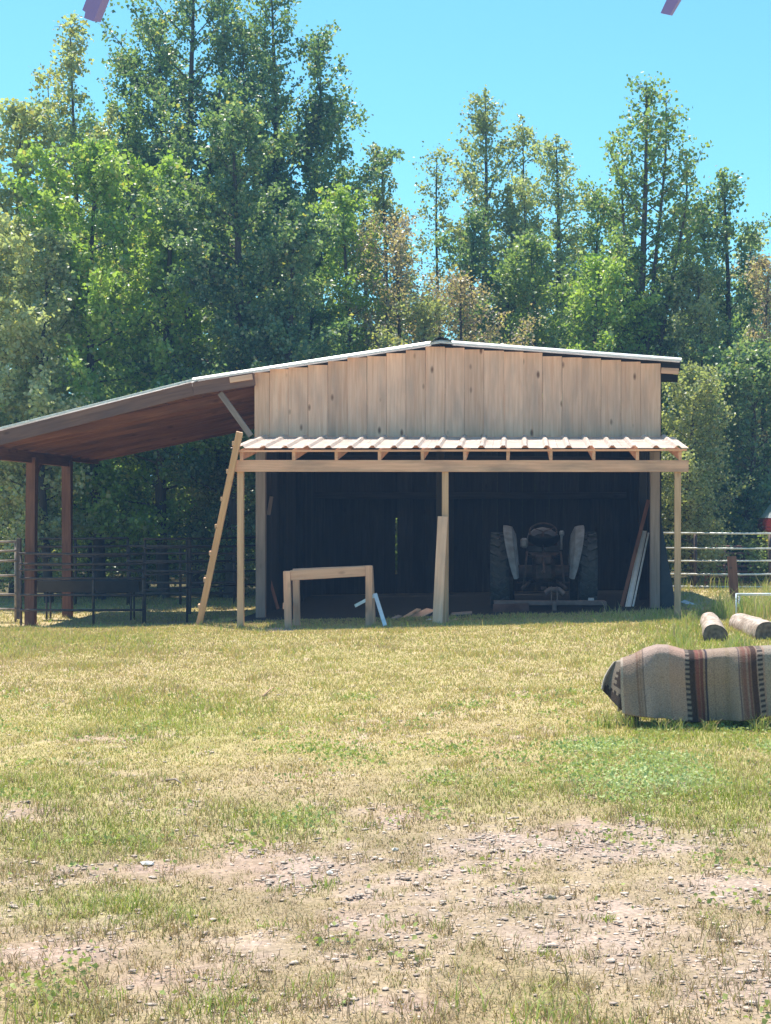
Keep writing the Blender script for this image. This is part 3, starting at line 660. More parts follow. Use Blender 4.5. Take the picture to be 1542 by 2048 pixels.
def tractor():
    Y = 26.55; s = Y / FP; xc = (1087 - CX) * s; z0 = .06
    t = thing('farm_tractor', 'old grey and red farm tractor parked tail first in the dark barn', 'tractor', (xc, Y, z0))
    for sgn in (-1, 1): tyre(t, sgn * .70, 0, .62, .62, .30, 22)
    for sgn in (-1, 1): tyre(t, sgn * .55, 1.9, .36, .36, .15, 0)
    # axle housings flaring to the centre casting
    bm = bmesh.new()
    add_tube(bm, [(-.58, 0, .62), (-.35, 0, .62), (-.3, 0, .62), (-.16, 0, .62), (.16, 0, .62), (.3, 0, .62), (.35, 0, .62), (.58, 0, .62)], .10, 14)
    bm_obj('axle_housing', bm, M_iron, t, True)
    bm = bmesh.new(); add_box(bm, (0, .12, .66), (.36, .55, .42), bev=.06); add_box(bm, (0, .9, .70), (.28, 1.2, .32), bev=.05); add_box(bm, (0, -.16, .80), (.28, .12, .16), bev=.03)
    add_tube(bm, [(0, -.19, .6), (0, -.30, .6)], .045, 10); add_tube(bm, [(-.24, -.08, .88), (.24, -.08, .88)], .045, 10)
    bm_obj('transmission', bm, M_iron, t)
    # hitch arms
    for sgn in (-1, 1):
        pipe('lift_arm', [Vector((sgn * .22, -.08, .88)) + t.location, Vector((sgn * .27, -.4, .93)) + t.location], .025, M_iron, t)
        pipe('lift_rod', [Vector((sgn * .27, -.4, .93)) + t.location, Vector((sgn * .32, -.48, .42)) + t.location], .018, M_iron, t)
        pipe('draft_arm', [Vector((sgn * .22, -.0, .45)) + t.location, Vector((sgn * .34, -.75, .38)) + t.location], .028, M_iron, t)
    pipe('top_link', [Vector((0, -.2, .84)) + t.location, Vector((0, -.78, .62)) + t.location], .024, M_iron, t)
    bm = bmesh.new(); add_box(bm, (0, -.35, .36), (.09, .7, .03), bev=.005); bm_obj('drawbar', bm, M_iron, t)
    # fenders: leaf shaped shells, leaning outwards, over the inside of each tyre
    for sgn in (-1, 1):
        bm = bmesh.new(); rows = []
        N = 16
        for k in range(N + 1):
            f = k / N; a = R(-8 + 150 * f)                        # 0 = rearwards, 90 = up
            wv = .03 + .17 * math.sin(math.pi * min(1, f * 1.35 if f < .55 else 1 - (f - .55) * 1.1) * .5) ** 1.2 if f < .6 else .2
            wv = .21 * (math.sin(math.pi * (.08 + .84 * f)) ** .7)
            row = []
            for j in range(4):
                q = j / 3; xx = .40 + wv * q; rr = .69 + .05 * math.sin(q * 1.6) - .10 * (q < .01)
                row.append(bm.verts.new((sgn * (xx + .04 * math.sin(a)), -math.cos(a) * rr, .62 + math.sin(a) * rr)))
            rows.append(row)
        fs = []
        for A, B in zip(rows, rows[1:]):
            for j in range(3): fs.append(bm.faces.new((A[j], A[j + 1], B[j + 1], B[j])))
        # flat inner side panel
        cpt = bm.verts.new((sgn * .39, 0, .72))
        for A, B in zip(rows[2:], rows[3:]): fs.append(bm.faces.new((A[0], B[0], cpt)))
        bmesh.ops.solidify(bm, geom=fs, thickness=.006); bm_obj('fender', bm, M_fender, t, False)
    # hood seen past the seat
    bm = bmesh.new(); prof = [(-.27, .92), (-.29, 1.05), (-.25, 1.19), (-.14, 1.26), (0, 1.285), (.14, 1.26), (.25, 1.19), (.29, 1.05), (.27, .92)]
    A = [bm.verts.new((x, .55, z)) for x, z in prof]; B = [bm.verts.new((x * .92, 1.2, z + .03)) for x, z in prof]; D = [bm.verts.new((x * .8, 1.95, z - .02)) for x, z in prof]
    for P, Q in ((A, B), (B, D)):
        for i in range(len(P) - 1): bm.faces.new((P[i], P[i + 1], Q[i + 1], Q[i]))
    bm.faces.new(A); bm.faces.new(D); bm_obj('hood', bm, M_hood, t, True)
    bm = bmesh.new(); A = []
    for i in range(9):
        a = math.pi * i / 8; A.append(bm.verts.new((math.cos(a) * .24, .53, 1.02 + math.sin(a) * .2)))
    bm.faces.new(A); g = bmesh.ops.extrude_face_region(bm, geom=bm.faces[:]); bmesh.ops.translate(bm, verts=[v for v in g['geom'] if isinstance(v, bmesh.types.BMVert)], vec=(0, -.05, 0))
    bm_obj('dash_panel', bm, M_iron, t)
    bm = bmesh.new(); add_box(bm, (-.31, .6, 1.06), (.12, .3, .16), bev=.03); bm_obj('battery_box', bm, M_fender, t)
    bm = bmesh.new(); add_tube(bm, [(.3, .62, .95), (.31, .6, 1.22)], .025, 8); add_box(bm, (.31, .6, 1.22), (.08, .07, .09), bev=.02); bm_obj('work_lamp', bm, M_fender, t)
    # steering wheel
    bm = bmesh.new(); c = Vector((0, .32, 1.25)); rot = Matrix.Rotation(R(38), 3, 'X')
    add_tube(bm, [c + rot @ Vector((math.cos(a) * .22, math.sin(a) * .22, 0)) for a in [2 * math.pi * k / 28 for k in range(29)]], .014, 8)
    for k in range(3): a = 2 * math.pi * k / 3 + .5; add_tube(bm, [c, c + rot @ Vector((math.cos(a) * .22, math.sin(a) * .22, 0))], .009, 6)
    add_tube(bm, [c, c + rot @ Vector((0, 0, -.5))], .02, 8); bm_obj('steering_wheel', bm, M_iron, t, True)
    # pan seat
    bm = bmesh.new(); rows = []
    for i in range(9):
        v = i / 8; row = []
        for j in range(13):
            u = j / 12 * 2 - 1; w = .25 * (1 - .25 * (v - .4) ** 2)
            zz = 1.0 + .10 * u * u + (.17 * max(0, .5 - v) * 2) ** 1.0 * (1 - .35 * u * u)
            row.append(bm.verts.new((u * w, -.18 + v * .40, zz)))
        rows.append(row)
    fs = [bm.faces.new((rows[i][j], rows[i][j + 1], rows[i + 1][j + 1], rows[i + 1][j])) for i in range(8) for j in range(12)]
    bmesh.ops.solidify(bm, geom=fs, thickness=.02); bm_obj('seat', bm, M_black, t, True)
    bm = bmesh.new(); add_tube(bm, [(0, .1, .85), (0, -.1, .95), (0, -.02, 1.02)], .03, 8); bm_obj('seat_spring', bm, M_iron, t, True)
    bm = bmesh.new()
    for sgn in (-1, 1): add_box(bm, (sgn * .32, .3, .42), (.22, .25, .02)); add_tube(bm, [(sgn * .14, .5, .42), (sgn * .4, .3, .42)], .02, 6)
    bm_obj('footrest', bm, M_iron, t)
    return t
tractor()
def blade():
    Yb = 25.55; s = Yb / FP; xc = (1099 - CX) * s; z0 = zf(1238, Yb)
    o = thing('grader_blade', 'rusty rear grader blade on a box beam behind the tractor', 'grader blade', (xc, Yb, z0))
    bm = bmesh.new()
    def X(px): return (px - CX) * s - xc
    def Zp(py): return zf(py, Yb) - z0
    add_box(bm, ((X(985) + X(1213)) / 2, .04, (Zp(1201) + Zp(1211)) / 2), (X(1213) - X(990), .09, .075), bev=.008); bm_obj('toolbar', bm, M_blade, o)
    bm = bmesh.new(); rows = []
    for i in range(6):
        v = i / 5; row = [bm.verts.new((X(986), -.06 - .06 * math.sin(v * math.pi), Zp(1237) + v * (Zp(1208) - Zp(1237)) )), bm.verts.new((X(1058), -.02 - .06 * math.sin(v * math.pi), Zp(1235) + v * (Zp(1206) - Zp(1235))))]; rows.append(row)
    fs = [bm.faces.new((a[0], a[1], b[1], b[0])) for a, b in zip(rows, rows[1:])]; bmesh.ops.solidify(bm, geom=fs, thickness=.012); bm_obj('mouldboard', bm, M_blade, o, True)
    bm = bmesh.new(); add_box(bm, (X(1211), .0, (Zp(1203) + Zp(1236)) / 2), (.03, .12, Zp(1203) - Zp(1236)), bev=.004); bm_obj('end_plate', bm, M_blade, o)
    bm = bmesh.new(); add_box(bm, (X(1108.5), -.06, (Zp(1205) + Zp(1238)) / 2), (.07, .07, Zp(1205) - Zp(1238)), bev=.008); bm_obj('stand', bm, M_blade, o)
    bm = bmesh.new()
    for q in (-.045, .045): add_box(bm, (X(1108.5) + q, .02, Zp(1190)), (.014, .1, .26))
    add_tube(bm, [(X(1108.5) - .14, .03, Zp(1186)), (X(1108.5) - .07, .03, Zp(1179)), (X(1108.5) + .07, .03, Zp(1179)), (X(1108.5) + .15, .03, Zp(1188))], .04, 8)
    bm_obj('hitch_mast', bm, M_blade, o)
    bm = bmesh.new(); add_box(bm, ((1182 - 1108) * s * 0, 0, 0), (.09, .07, .045), bev=.008)
    b = thing('small_block', 'small light grey block resting on the right end of the blade bar', 'block', tuple(wpt(1182, 1198.5, Yb + .04))); bm_obj('block', bm, M_fender, b)
blade()

# ------------------------------------------------------------------ fences
def panel(name, label, x0, x1, Y, zt, zr, mat, posts, r=.022, group=None, Y1=None, cat='fence panel', post_r=None):
    """pipe panel: frame plus rails at heights zr (metres), posts = list of x"""
    Y1 = Y if Y1 is None else Y1
    o = thing(name, label, cat, (x0, Y, 0), group=group)
    def yy(x): return Y + (Y1 - Y) * (x - x0) / (x1 - x0)
    for z in zr:
        m = (x0 + x1) / 2; pipe('rail', [(x0, yy(x0), z), (m, yy(m), z + random.uniform(-.012, .006)), (x1, yy(x1), z + random.uniform(-.01, .01))], r * random.uniform(.9, 1.05), mat, o)
    for x in posts: pipe('upright', [(x, yy(x) + .03, gzs(x, yy(x)) - .03), (x, yy(x) + .03, zt)], (post_r or r) * 1.1, mat, o)
    return o
def zz(py, Y): return zf(py, Y)
Y = 27.2
panel('pipe_panel', 'front brown pipe panel between the outer lean-to posts and barn side', xf(38, Y), xf(288, Y), Y, zz(1105, Y), [zz(v, Y) for v in (1107, 1128, 1140, 1157, 1190, 1220)], M_pipe, [xf(v, Y) for v in (41, 186, 286)], .02, 'brown pipe panels of the left pen')
panel('pipe_panel', 'front brown pipe panel next to the ladder and barn corner', xf(288, Y), xf(506, Y), Y, zz(1077, Y), [zz(v, Y) for v in (1078, 1096, 1126, 1150, 1180)], M_pipe, [xf(v, Y) for v in (289, 356, 500)], .018, 'brown pipe panels of the left pen', Y1=29.5)
Y = 33.5
panel('pipe_panel', 'rear brown pipe panel at the back of the left pen', xf(48, Y), xf(256, Y), Y, zz(1076, Y), [zz(v, Y) for v in (1077, 1093, 1112, 1130, 1160, 1183)], M_pipe, [xf(v, Y) for v in (50, 150, 255)], .026, 'brown pipe panels of the left pen')
panel('pipe_panel', 'rear brown pipe panel crossing behind the ladder', xf(256, Y), xf(470, Y), Y, zz(1090, Y), [zz(v, Y) for v in (1092, 1107, 1122, 1142, 1165, 1187)], M_pipe, [xf(v, Y) for v in (258, 360, 468)], .026, 'brown pipe panels of the left pen')
M_worn = metal('worn pale pipe', (.26, .20, .17), (.42, .35, .30), .55, .25, 14)
Y = 28.5
panel('pipe_panel', 'pale worn pipe panel at the far left edge of the pen', xf(-80, Y), xf(33, Y), Y, zz(1082, Y), [zz(v, Y) for v in (1084, 1102, 1122, 1152, 1188, 1218)], M_worn, [xf(v, Y) for v in (-78, 30)], .02, 'brown pipe panels of the left pen')
for (px, y0, y1, Y, w, lab) in [(38, 1076, 1238, 27.4, .07, 'dark square fence post left of the outer lean-to post'), (378, 1074, 1228, 28.6, .07, 'dark square fence post left of the ladder')]:
    A, B = wpt(px, y1, Y), wpt(px, y0, Y); o = thing('fence_post', lab, 'post', tuple(A)); beam('post', A, B, w, w, M_pipe, o)
# dark hanging feed trough
Y = 29.0; A, B = wpt(80, 1172, Y), wpt(282, 1174, Y)
o = thing('feed_trough', 'long dark feed trough standing behind the left pipe panel', 'trough', tuple(A))
bm = bmesh.new(); prof = [(-.2, .1), (-.15, -.1), (.15, -.1), (.2, .1), (.17, .1), (.13, -.07), (-.13, -.07), (-.17, .1)]
L = (B - A).length; va = [bm.verts.new((0, y, z)) for y, z in prof]; vb = [bm.verts.new((L, y, z)) for y, z in prof]
for i in range(8): j = (i + 1) % 8; bm.faces.new((va[i], va[j], vb[j], vb[i]))
for v in (va, vb): bm.faces.new(v[:4])
bm_obj('trough_body', bm, M_black, o)
for q in (.15, L - .15):
    for y in (-.12, .12): pipe('leg', [A + Vector((q, y, -.08)), Vector((A.x + q, A.y + y, gzs(A.x, Y) - .02))], .018, M_pipe, o)

Y = 33.0
panel('gate_panel', 'long bright galvanised gate panel along the right edge', xf(1325, Y), xf(1640, Y), Y, zz(1066, Y), [zz(v, Y) for v in (1066, 1096, 1122, 1148, 1173)], M_galv, [xf(v, Y) for v in (1640,)], .019, 'right hand corral panels')
for px in (1391, 1540):
    A, B = wpt(px, 1184, Y + .08), wpt(px, 1066, Y + .08); o = thing('fence_post', 'dark steel post behind the galvanised panel, ' + ('near the awning post' if px < 1500 else 'at the picture edge'), 'post', tuple(A)); pipe('post', [A - Vector((0, 0, .1)), B], .035, M_pipe, o)
Y = 35.0
panel('pipe_panel', 'faded red pipe panel behind the galvanised one', xf(1411, Y), xf(1536, Y), Y, zz(1091, Y), [zz(v, Y) for v in (1092.5, 1106, 1119, 1132, 1143, 1153, 1163)], M_redp, [xf(v, Y) for v in (1412, 1450, 1535)], .024, 'right hand corral panels')
Y = 37.5
panel('pipe_panel', 'farthest pale pipe panel behind the red one', xf(1375, Y), xf(1620, Y), Y, zz(1073, Y), [zz(v, Y) for v in (1074, 1114, 1131, 1152)], M_galv, [xf(v, Y) for v in (1405, 1538)], .022, 'right hand corral panels')
A, B = wpt(1471, 1232, 23.6), wpt(1463.5, 1113, 23.7)
o = thing('post_stub', 'short leaning reddish brown post standing in tall grass', 'post', tuple(A)); beam('post', A, B, .12, .09, M_red, o, bev=.01, wob=.004)
bm = bmesh.new(); Cc = B - A
add_tube(bm, [Cc + Vector((-.02, -.055, -.16)), Cc + Vector((-.02, -.08, -.16))], .014, 8); bm_obj('bolt', bm, M_iron, o)
# white tube frame
Y = 22.6
o = thing('tube_frame', 'small white tubular frame standing in tall grass behind the logs', 'frame', tuple(wpt(1472, 1238, Y)))
for (a, b, y0, y1) in [((1472.5, 1238), (1472.5, 1188), Y, Y), ((1472.5, 1188), (1600, 1188), Y, Y), ((1478.5, 1234), (1478.5, 1190), Y + .5, Y + .5), ((1600, 1238), (1600, 1188), Y, Y), ((1472.5, 1188), (1478.5, 1190), Y, Y + .5), ((1478.5, 1190), (1598, 1190), Y + .5, Y + .5)]:
    pipe('tube', [wpt(*a, y0), wpt(*b, y1)], .0125, M_white, o)

# ------------------------------------------------------------------ logs, bench, rug
def log(label, near, far, r):
    near, far = Vector(near), Vector(far); o = thing('log', label, 'log', tuple(near)); d = far - near; L = d.length; z = d.normalized()
    x = z.cross(Vector((0, 0, 1))).normalized(); y = x.cross(z)
    n, m = 28, 22; V = []; Cc = []
    for i in range(m + 1):
        for k in range(n):
            a = 2 * math.pi * k / n; rr = r * (1 + .025 * math.sin(2 * a + 2) + .012 * math.sin(5 * a + i * .3) + .20 * (float(fbm(np.array([math.cos(a) * 1.6 + 5]), np.array([math.sin(a) * 1.6 + i * .35]), 77)[0]) - .5)) * (1 - .1 * i / m)
            V.append(x * math.cos(a) * rr + y * math.sin(a) * rr + z * (L * i / m)); q = float(fbm(np.array([k * .8]), np.array([i * .25]), 70)[0])
            Cc.append((.72 - .5 * q, .60 - .45 * q, .52 - .42 * q))
    F = [(i * n + k, i * n + (k + 1) % n, (i + 1) * n + (k + 1) % n, (i + 1) * n + k) for i in range(m) for k in range(n)]
    ob = np_mesh('bark', np.array([tuple(v) for v in V]), np.array(F), M_log, o, col=np.array(Cc), smooth_=True)
    for e, c in ((0, -1), (m, 1)):                          # end discs with rings, slightly dished
        V2, C2, F2 = [], [], []
        cc = z * (L * e / m)
        for j in range(6):
            f = j / 5
            for k in range(n):
                p = Vector(V[e * n + k]); V2.append(tuple(cc + (p - cc) * (f * .995) + z * (c * (.012 - .012 * f + random.uniform(0, .004))))); s = (.13, .10, .08) if j % 2 else (.20, .155, .12); C2.append(s)
        for j in range(5):
            for k in range(n): F2.append((j * n + k, j * n + (k + 1) % n, (j + 1) * n + (k + 1) % n, (j + 1) * n + k))
        np_mesh('cut_end', np.array(V2), np.array(F2), M_log, o, col=np.array(C2))
log('cut log on the lawn, left one of two, its dark end facing us', (wpt(1431, 1272, 19.7) + Vector((0, 0, .0))), wpt(1419, 1243, 22.3), .145)
log('cut log on the lawn, right one of two, cut off by the picture edge', wpt(1538, 1270, 19.8), wpt(1480, 1250, 21.5) + Vector((0, 0, .01)), .165)

YBn = 12.62
bench = thing('bench', 'low dark wooden bench hidden under the striped rug', 'bench', (1.6, YBn, 0))
TOP = zf(1306, YBn) - .02
beam('seat_plank', (.86, YBn + .0, TOP - .03), (2.75, YBn + .0, TOP - .03), .30, .05, M_bark, bench, side=Vector((0, 1, 0)))
for x in (.90, 2.6):
    for s in (-1, 1): beam('leg', (x - .03, YBn + s * .15, -.02), (x + .0, YBn + s * .1, TOP - .05), .085, .06, M_bark, bench)
def hump(name, x, w, h):
    bm = bmesh.new(); bmesh.ops.create_icosphere(bm, subdivisions=2, radius=1, matrix=Matrix.Translation((x - 1.6, 0, TOP - .01)) @ Matrix.Diagonal((w, .12, h, 1))); bm_obj(name, bm, M_bark, bench, True)
hump('seat_knot', xf(1325, YBn), .14, .05)
def rug():
    x0, x1 = xf(1241, YBn), 2.66; nx = int((x1 - x0) / .008); prof_n = 130
    hw = .19; front, back = .51, .42; total = front + 2 * hw + back
    V = np.zeros((nx + 1, prof_n + 1, 3)); Cc = np.zeros((nx + 1, prof_n + 1, 3))
    xs = np.linspace(x0, x1, nx + 1)
    pxs = CX + FP * xs / YBn
    topy = np.interp(pxs, [1200, 1243, 1262, 1290, 1314, 1335, 1351, 1370, 1390, 1460, 1542, 1900], [1326, 1320, 1314, 1300, 1292.5, 1293, 1298, 1303.5, 1304.5, 1299, 1294, 1290])
    boty = np.interp(pxs, [1200, 1245, 1300, 1382, 1450, 1522, 1560, 1900], [1424, 1426, 1434, 1443.5, 1441, 1432, 1425, 1425])
    for i, x in enumerate(xs):
        zt = zf(topy[i], YBn); zb_ = zf(boty[i], YBn - hw)
        fl = zt - zb_
        S = np.linspace(-hw - fl, hw + back, prof_n + 1)     # s<-hw: front hang
        y = np.clip(S, -hw, hw); z = np.full_like(S, zt)
        f = np.clip(-hw - S, 0, None); b = np.clip(S - hw, 0, None)
        z = z - f - b
        # rounded edges and folds
        z = z - .035 * np.clip((np.abs(S) - hw + .07) / .07, 0, 1) ** 2 * (np.abs(S) < hw) - .035 * (np.abs(S) >= hw) * np.exp(-(np.abs(S) - hw) / .1)
        fold = .05 * math.sin(x * 7.1 + 1) + .045 * math.sin(x * 15.3 + .6) + .014 * math.sin(x * 39)
        y = y - (f / .5) * (.03 + fold) + (b / .4) * (.02 + fold)
        y = y - .012 * np.sin(np.clip(f, 0, .25) / .25 * math.pi)
        z = z + .005 * (fbm(np.full_like(S, x * 9), S * 9, 61) - .5) * 2
        V[i, :, 0] = x + .012 * np.sin(S * 6); V[i, :, 1] = YBn + y; V[i, :, 2] = z
    # colour by warp position
    cr = pxs - (1180 - 0)     # px from 1180
    q = (pxs - 1180) * 4.097  # in the coordinates the stripes were measured in
    base = np.array([.42, .30, .235])
    col = np.tile(base, (nx + 1, 1)); col = col * (1 + .10 * (fbm(xs * 30, xs * 0, 66) - .5))[:, None]
    def stripe(a, b, c): col[(q >= a) & (q < b)] = c
    stripe(0, 372, (.40, .30, .24)); stripe(0, 268, (.55, .46, .38))
    stripe(375, 388, (.31, .20, .15)); stripe(398, 410, (.33, .22, .16)); stripe(422, 432, (.22, .17, .15))
    stripe(432, 640, (.50, .385, .33)); stripe(640, 768, (.52, .36, .29))
    stripe(800, 846, (.07, .05, .045)); stripe(846, 858, (.22, .12, .09)); stripe(858, 876, (.27, .11, .09)); stripe(876, 890, (.30, .18, .13)); stripe(890, 912, (.20, .09, .075)); stripe(912, 934, (.36, .25, .19)); stripe(934, 950, (.08, .07, .09))
    stripe(950, 1195, (.43, .33, .26)); stripe(1090, 1130, (.39, .30, .22)); stripe(1000, 1006, (.36, .27, .21)); stripe(1160, 1166, (.36, .27, .21)); stripe(1195, 1206, (.14, .10, .11)); stripe(1206, 1216, (.38, .28, .22)); stripe(1216, 1228, (.28, .17, .13)); stripe(1235, 1258, (.27, .14, .11)); stripe(1258, 1272, (.34, .24, .19)); stripe(1272, 1290, (.22, .11, .09)); stripe(1290, 1300, (.28, .18, .13)); stripe(1300, 1346, (.10, .06, .05))
    stripe(1410, 1990, (.42, .37, .31)); stripe(1600, 1610, (.30, .12, .08)); stripe(1900, 1960, (.1, .07, .06)); stripe(2010, 2060, (.34, .12, .09))
    col = col * np.array([.76, .71, .69]); Cc[:] = col[:, None, :]
    j = np.arange(prof_n + 1); dash = ((j // 2) % 2 == 0)
    for a, b in ((770, 800), (1350, 1392)):
        m = (q >= a) & (q < b); Cc[np.ix_(m, dash)] = (.05, .04, .04); Cc[np.ix_(m, ~dash)] = (.27, .21, .17)
    idx = (np.arange(nx)[:, None] * (prof_n + 1) + np.arange(prof_n)[None, :]).ravel(); k = prof_n + 1
    F = np.stack([idx, idx + k, idx + k + 1, idx + 1], 1)
    o = thing('woven_rug', 'striped beige, red and black woven rug draped over the bench', 'rug', (1.6, YBn, .5))
    def solid(V, C, F, nm):
        ob = np_mesh(nm, V - np.array([1.6, YBn, .5]), F, M_rug, o, col=C, smooth_=True)
        md = ob.modifiers.new('thickness', 'SOLIDIFY'); md.thickness = .012; md.offset = 0
        return ob
    solid(V.reshape(-1, 3), Cc.reshape(-1, 3), F, 'rug_drape')
    # folded end flap hanging left, behind the front drape
    n, m = 46, 60; Vf = np.zeros((n + 1, m + 1, 3)); Cf = np.zeros((n + 1, m + 1, 3))
    TL, TR, BL, BR = (1228, 1323), (1262, 1316), (1203, 1378), (1252, 1430)
    for i in range(n + 1):
        u = i / n
        for jj in range(m + 1):
            v = jj / m
            tx = TL[0] * (1 - u) + TR[0] * u; ty = TL[1] * (1 - u) + TR[1] * u; bx = BL[0] * (1 - u) + BR[0] * u; by = BL[1] * (1 - u) + BR[1] * u
            if v > .0: bxx = bx - 4 * math.sin(v * math.pi) * (1 - u)
            px = tx * (1 - v) + bx * v - 5 * math.sin(v * math.pi) * (1 - u); py = ty * (1 - v) + by * v
            Yd = YBn + .12 - .10 * u + .05 * math.sin(u * 6) + .10 * (1 - v) * (1 - u)
            p = wpt(px, py, Yd); Vf[i, jj] = p
            c = (.36, .29, .23)
            if v > .72 and v < .80 and int(u * 12) % 2 == 0: c = (.05, .04, .04)
            if v >= .80: c = (.11, .08, .07)
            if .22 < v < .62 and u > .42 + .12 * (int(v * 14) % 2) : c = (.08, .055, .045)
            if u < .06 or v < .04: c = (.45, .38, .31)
            Cf[i, jj] = np.array(c) * (1 if (u < .08 or v < .05) else .62)  # flap darkened inside its edge, shade behind the drape put into the colour
    idx = (np.arange(n)[:, None] * (m + 1) + np.arange(m)[None, :]).ravel(); k = m + 1
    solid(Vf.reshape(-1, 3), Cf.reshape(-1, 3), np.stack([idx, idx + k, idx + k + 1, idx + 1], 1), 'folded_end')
rug()

# ------------------------------------------------------------------ trees
def ring_tubes(segs, k=5):
    """segs: list of (p0,p1,r0,r1)"""
    P0 = np.array([s[0] for s in segs], float); P1 = np.array([s[1] for s in segs], float); r0 = np.array([s[2] for s in segs]); r1 = np.array([s[3] for s in segs])
    d = P1 - P0; d /= np.linalg.norm(d, axis=1)[:, None] + 1e-9
    ref = np.where(np.abs(d[:, 2:3]) > .9, np.array([[1., 0, 0]]), np.array([[0, 0, 1.]]))
    a = np.cross(d, ref); a /= np.linalg.norm(a, axis=1)[:, None]; b = np.cross(d, a)
    th = np.arange(k) * 2 * np.pi / k; cs, sn = np.cos(th)[None, :, None], np.sin(th)[None, :, None]
    ring = a[:, None] * cs + b[:, None] * sn
    V = np.concatenate([P0[:, None] + ring * r0[:, None, None], P1[:, None] + ring * r1[:, None, None]], 1)
    n = len(segs); i = (np.arange(n) * 2 * k)[:, None]; q = np.arange(k)[None]; q2 = (q + 1) % k
    F = np.stack([i + q, i + q2, i + k + q2, i + k + q], -1).reshape(-1, 4)
    return V.reshape(-1, 3), F
PAL = {'green': ((.15, .23, .09), (.30, .38, .16)), 'bright': ((.22, .35, .07), (.40, .50, .15)), 'deep': ((.10, .18, .10), (.25, .33, .18)),
       'yellow': ((.38, .35, .12), (.52, .44, .18)), 'brown': ((.36, .26, .22), (.48, .38, .30)), 'olive': ((.26, .29, .15), (.42, .42, .24)), 'pale': ((.33, .37, .22), (.50, .51, .34))}
def tree(label, px, ytop, Y, wpx, n, pal, leaf=.12, clear=.2, trunk=.12, lean=0, prof='spire', forks=(), sparse=0, yellow=.04, zb=0, name='tree', group='trees behind the barn', seedoff=0, cat='tree', nb=46, up=.75):
    n = int(n * (1.55 if px > 720 else 1.8)); wpx = wpx * (1.2 if Y > 36.9 else 1.05); nb = int(nb * 1.12); s = Y / FP; X = (px - CX) * s; z0 = gzs(X, Y) + zb; H = CH + (1024 - ytop) * s - z0; W = wpx * s
    root = thing(name, label, cat, (X, Y, z0), group=group)
    segs = []; tw = []
    leaders = [(0.0, 0.0, H, 1.0)] + [((fx - px) * s, random.uniform(-.5, .5), CH + (1024 - fy) * s - z0, fw) for (fx, fy, fw) in forks]
    def axisp(ld, t):
        ox, oy, h, _ = ld
        return np.array([lean * s * t + (ox * min(1, t * 1.15) ** 1.6 if ox else 0) + .10 * math.sin(t * 5 + px), oy * t + .1 * math.cos(t * 4 + px), h * t])
    def unit(v): return v / (np.linalg.norm(v) + 1e-9)
    for li, ld in enumerate(leaders):
        m = 12; h = ld[2]; t0 = 0 if li == 0 else .3
        for k in range(m):
            ta, tb = t0 + (1 - t0) * k / m, t0 + (1 - t0) * (k + 1) / m; ra, rb = trunk * (1 - ta) ** .8 + .012, trunk * (1 - tb) ** .8 + .012
            if li: ra *= .6; rb *= .6
            segs.append((axisp(ld, ta), axisp(ld, tb), ra, rb))
        nbr = int(nb * .9 * (ld[3] if li else 1)); c0 = clear if li == 0 else .45
        for k in range(nbr):
            t = min(.985, c0 + (1 - c0) * ((k + random.random()) / nbr) ** .95); u = (t - clear) / (1 - clear)
            if prof == 'spire': R_ = (.16 + .84 * min(1, (1 - u) * 2.1) ** .75) * min(1, .4 + u * 3)
            elif prof == 'round': R_ = math.sqrt(max(.03, 1 - (2 * u - .85) ** 2 / 1.4))
            else: R_ = 1 - .5 * u
            R_ *= W * (ld[3] if li else 1) * random.choice([.35, .6, .95, 1.2, 1.6])
            R_ = max(R_, .18)
            a = k * 2.4 + random.uniform(-.6, .6); el = random.uniform(.35, 1.0) * up * (1 + 1.6 * max(0, u - .3))
            p0 = axisp(ld, t); hz = np.array([math.cos(a), math.sin(a), 0.0]); p1 = p0 + hz * R_ + np.array([0, 0, el * R_])
            if p1[2] > h: p1 = p0 + (p1 - p0) * max(.2, (h - p0[2]) / (p1[2] - p0[2]) * random.uniform(.6, 1))
            mid = p0 + (p1 - p0) * .5 - np.array([0, 0, .10 * R_]); br = max(.007, trunk * .26 * (1 - t * .7))
            segs.append((p0, mid, br, br * .6)); segs.append((mid, p1, br * .6, .006))
            tw.append((mid, p1, .10)) ; nt = 2 + int(R_ * 4.5)
            for c in range(nt):
                f = .22 + .78 * (c + random.random()) / nt; q0 = (p0 + (mid - p0) * f * 2) if f < .5 else mid + (p1 - mid) * (f - .5) * 2
                dv = unit(hz * .55 + np.array([random.gauss(0, .55), random.gauss(0, .55), random.gauss(.25, .45)])); L_ = random.uniform(.22, .62) * (.7 + .3 * min(R_, 2))
                q1 = q0 + dv * L_
                if q1[2] > h + .1: q1[2] = h + .1
                tw.append((q0, q1, random.uniform(.06, .13)))
                if c % 2 == 0: segs.append((q0, q1, .007, .003))
        for k in range(7): tt = 1 - .025 * k; p = axisp(ld, min(1, tt)); tw.append((p, p + np.array([random.gauss(0, .12), random.gauss(0, .12), .15]), .05 + .012 * k))
    V, F = ring_tubes(segs); np_mesh('trunk', V, F, M_bark, root, smooth_=True)
    A_ = np.array([q[0] for q in tw]); B_ = np.array([q[1] for q in tw]); sg = np.array([q[2] for q in tw]); wgt = (np.linalg.norm(B_ - A_, axis=1) + .12) * rng.choice([.15, .6, 1, 1.6] if sparse else [.5, .9, 1.1, 1.6], len(tw))
    pick = rng.choice(len(tw), n, p=wgt / wgt.sum()); f = rng.uniform(0, 1.05, n)[:, None]
    P = A_[pick] * (1 - f) + B_[pick] * f + rng.normal(0, 1, (n, 3)) * sg[pick][:, None]; P[:, 2] = np.maximum(P[:, 2], .1)
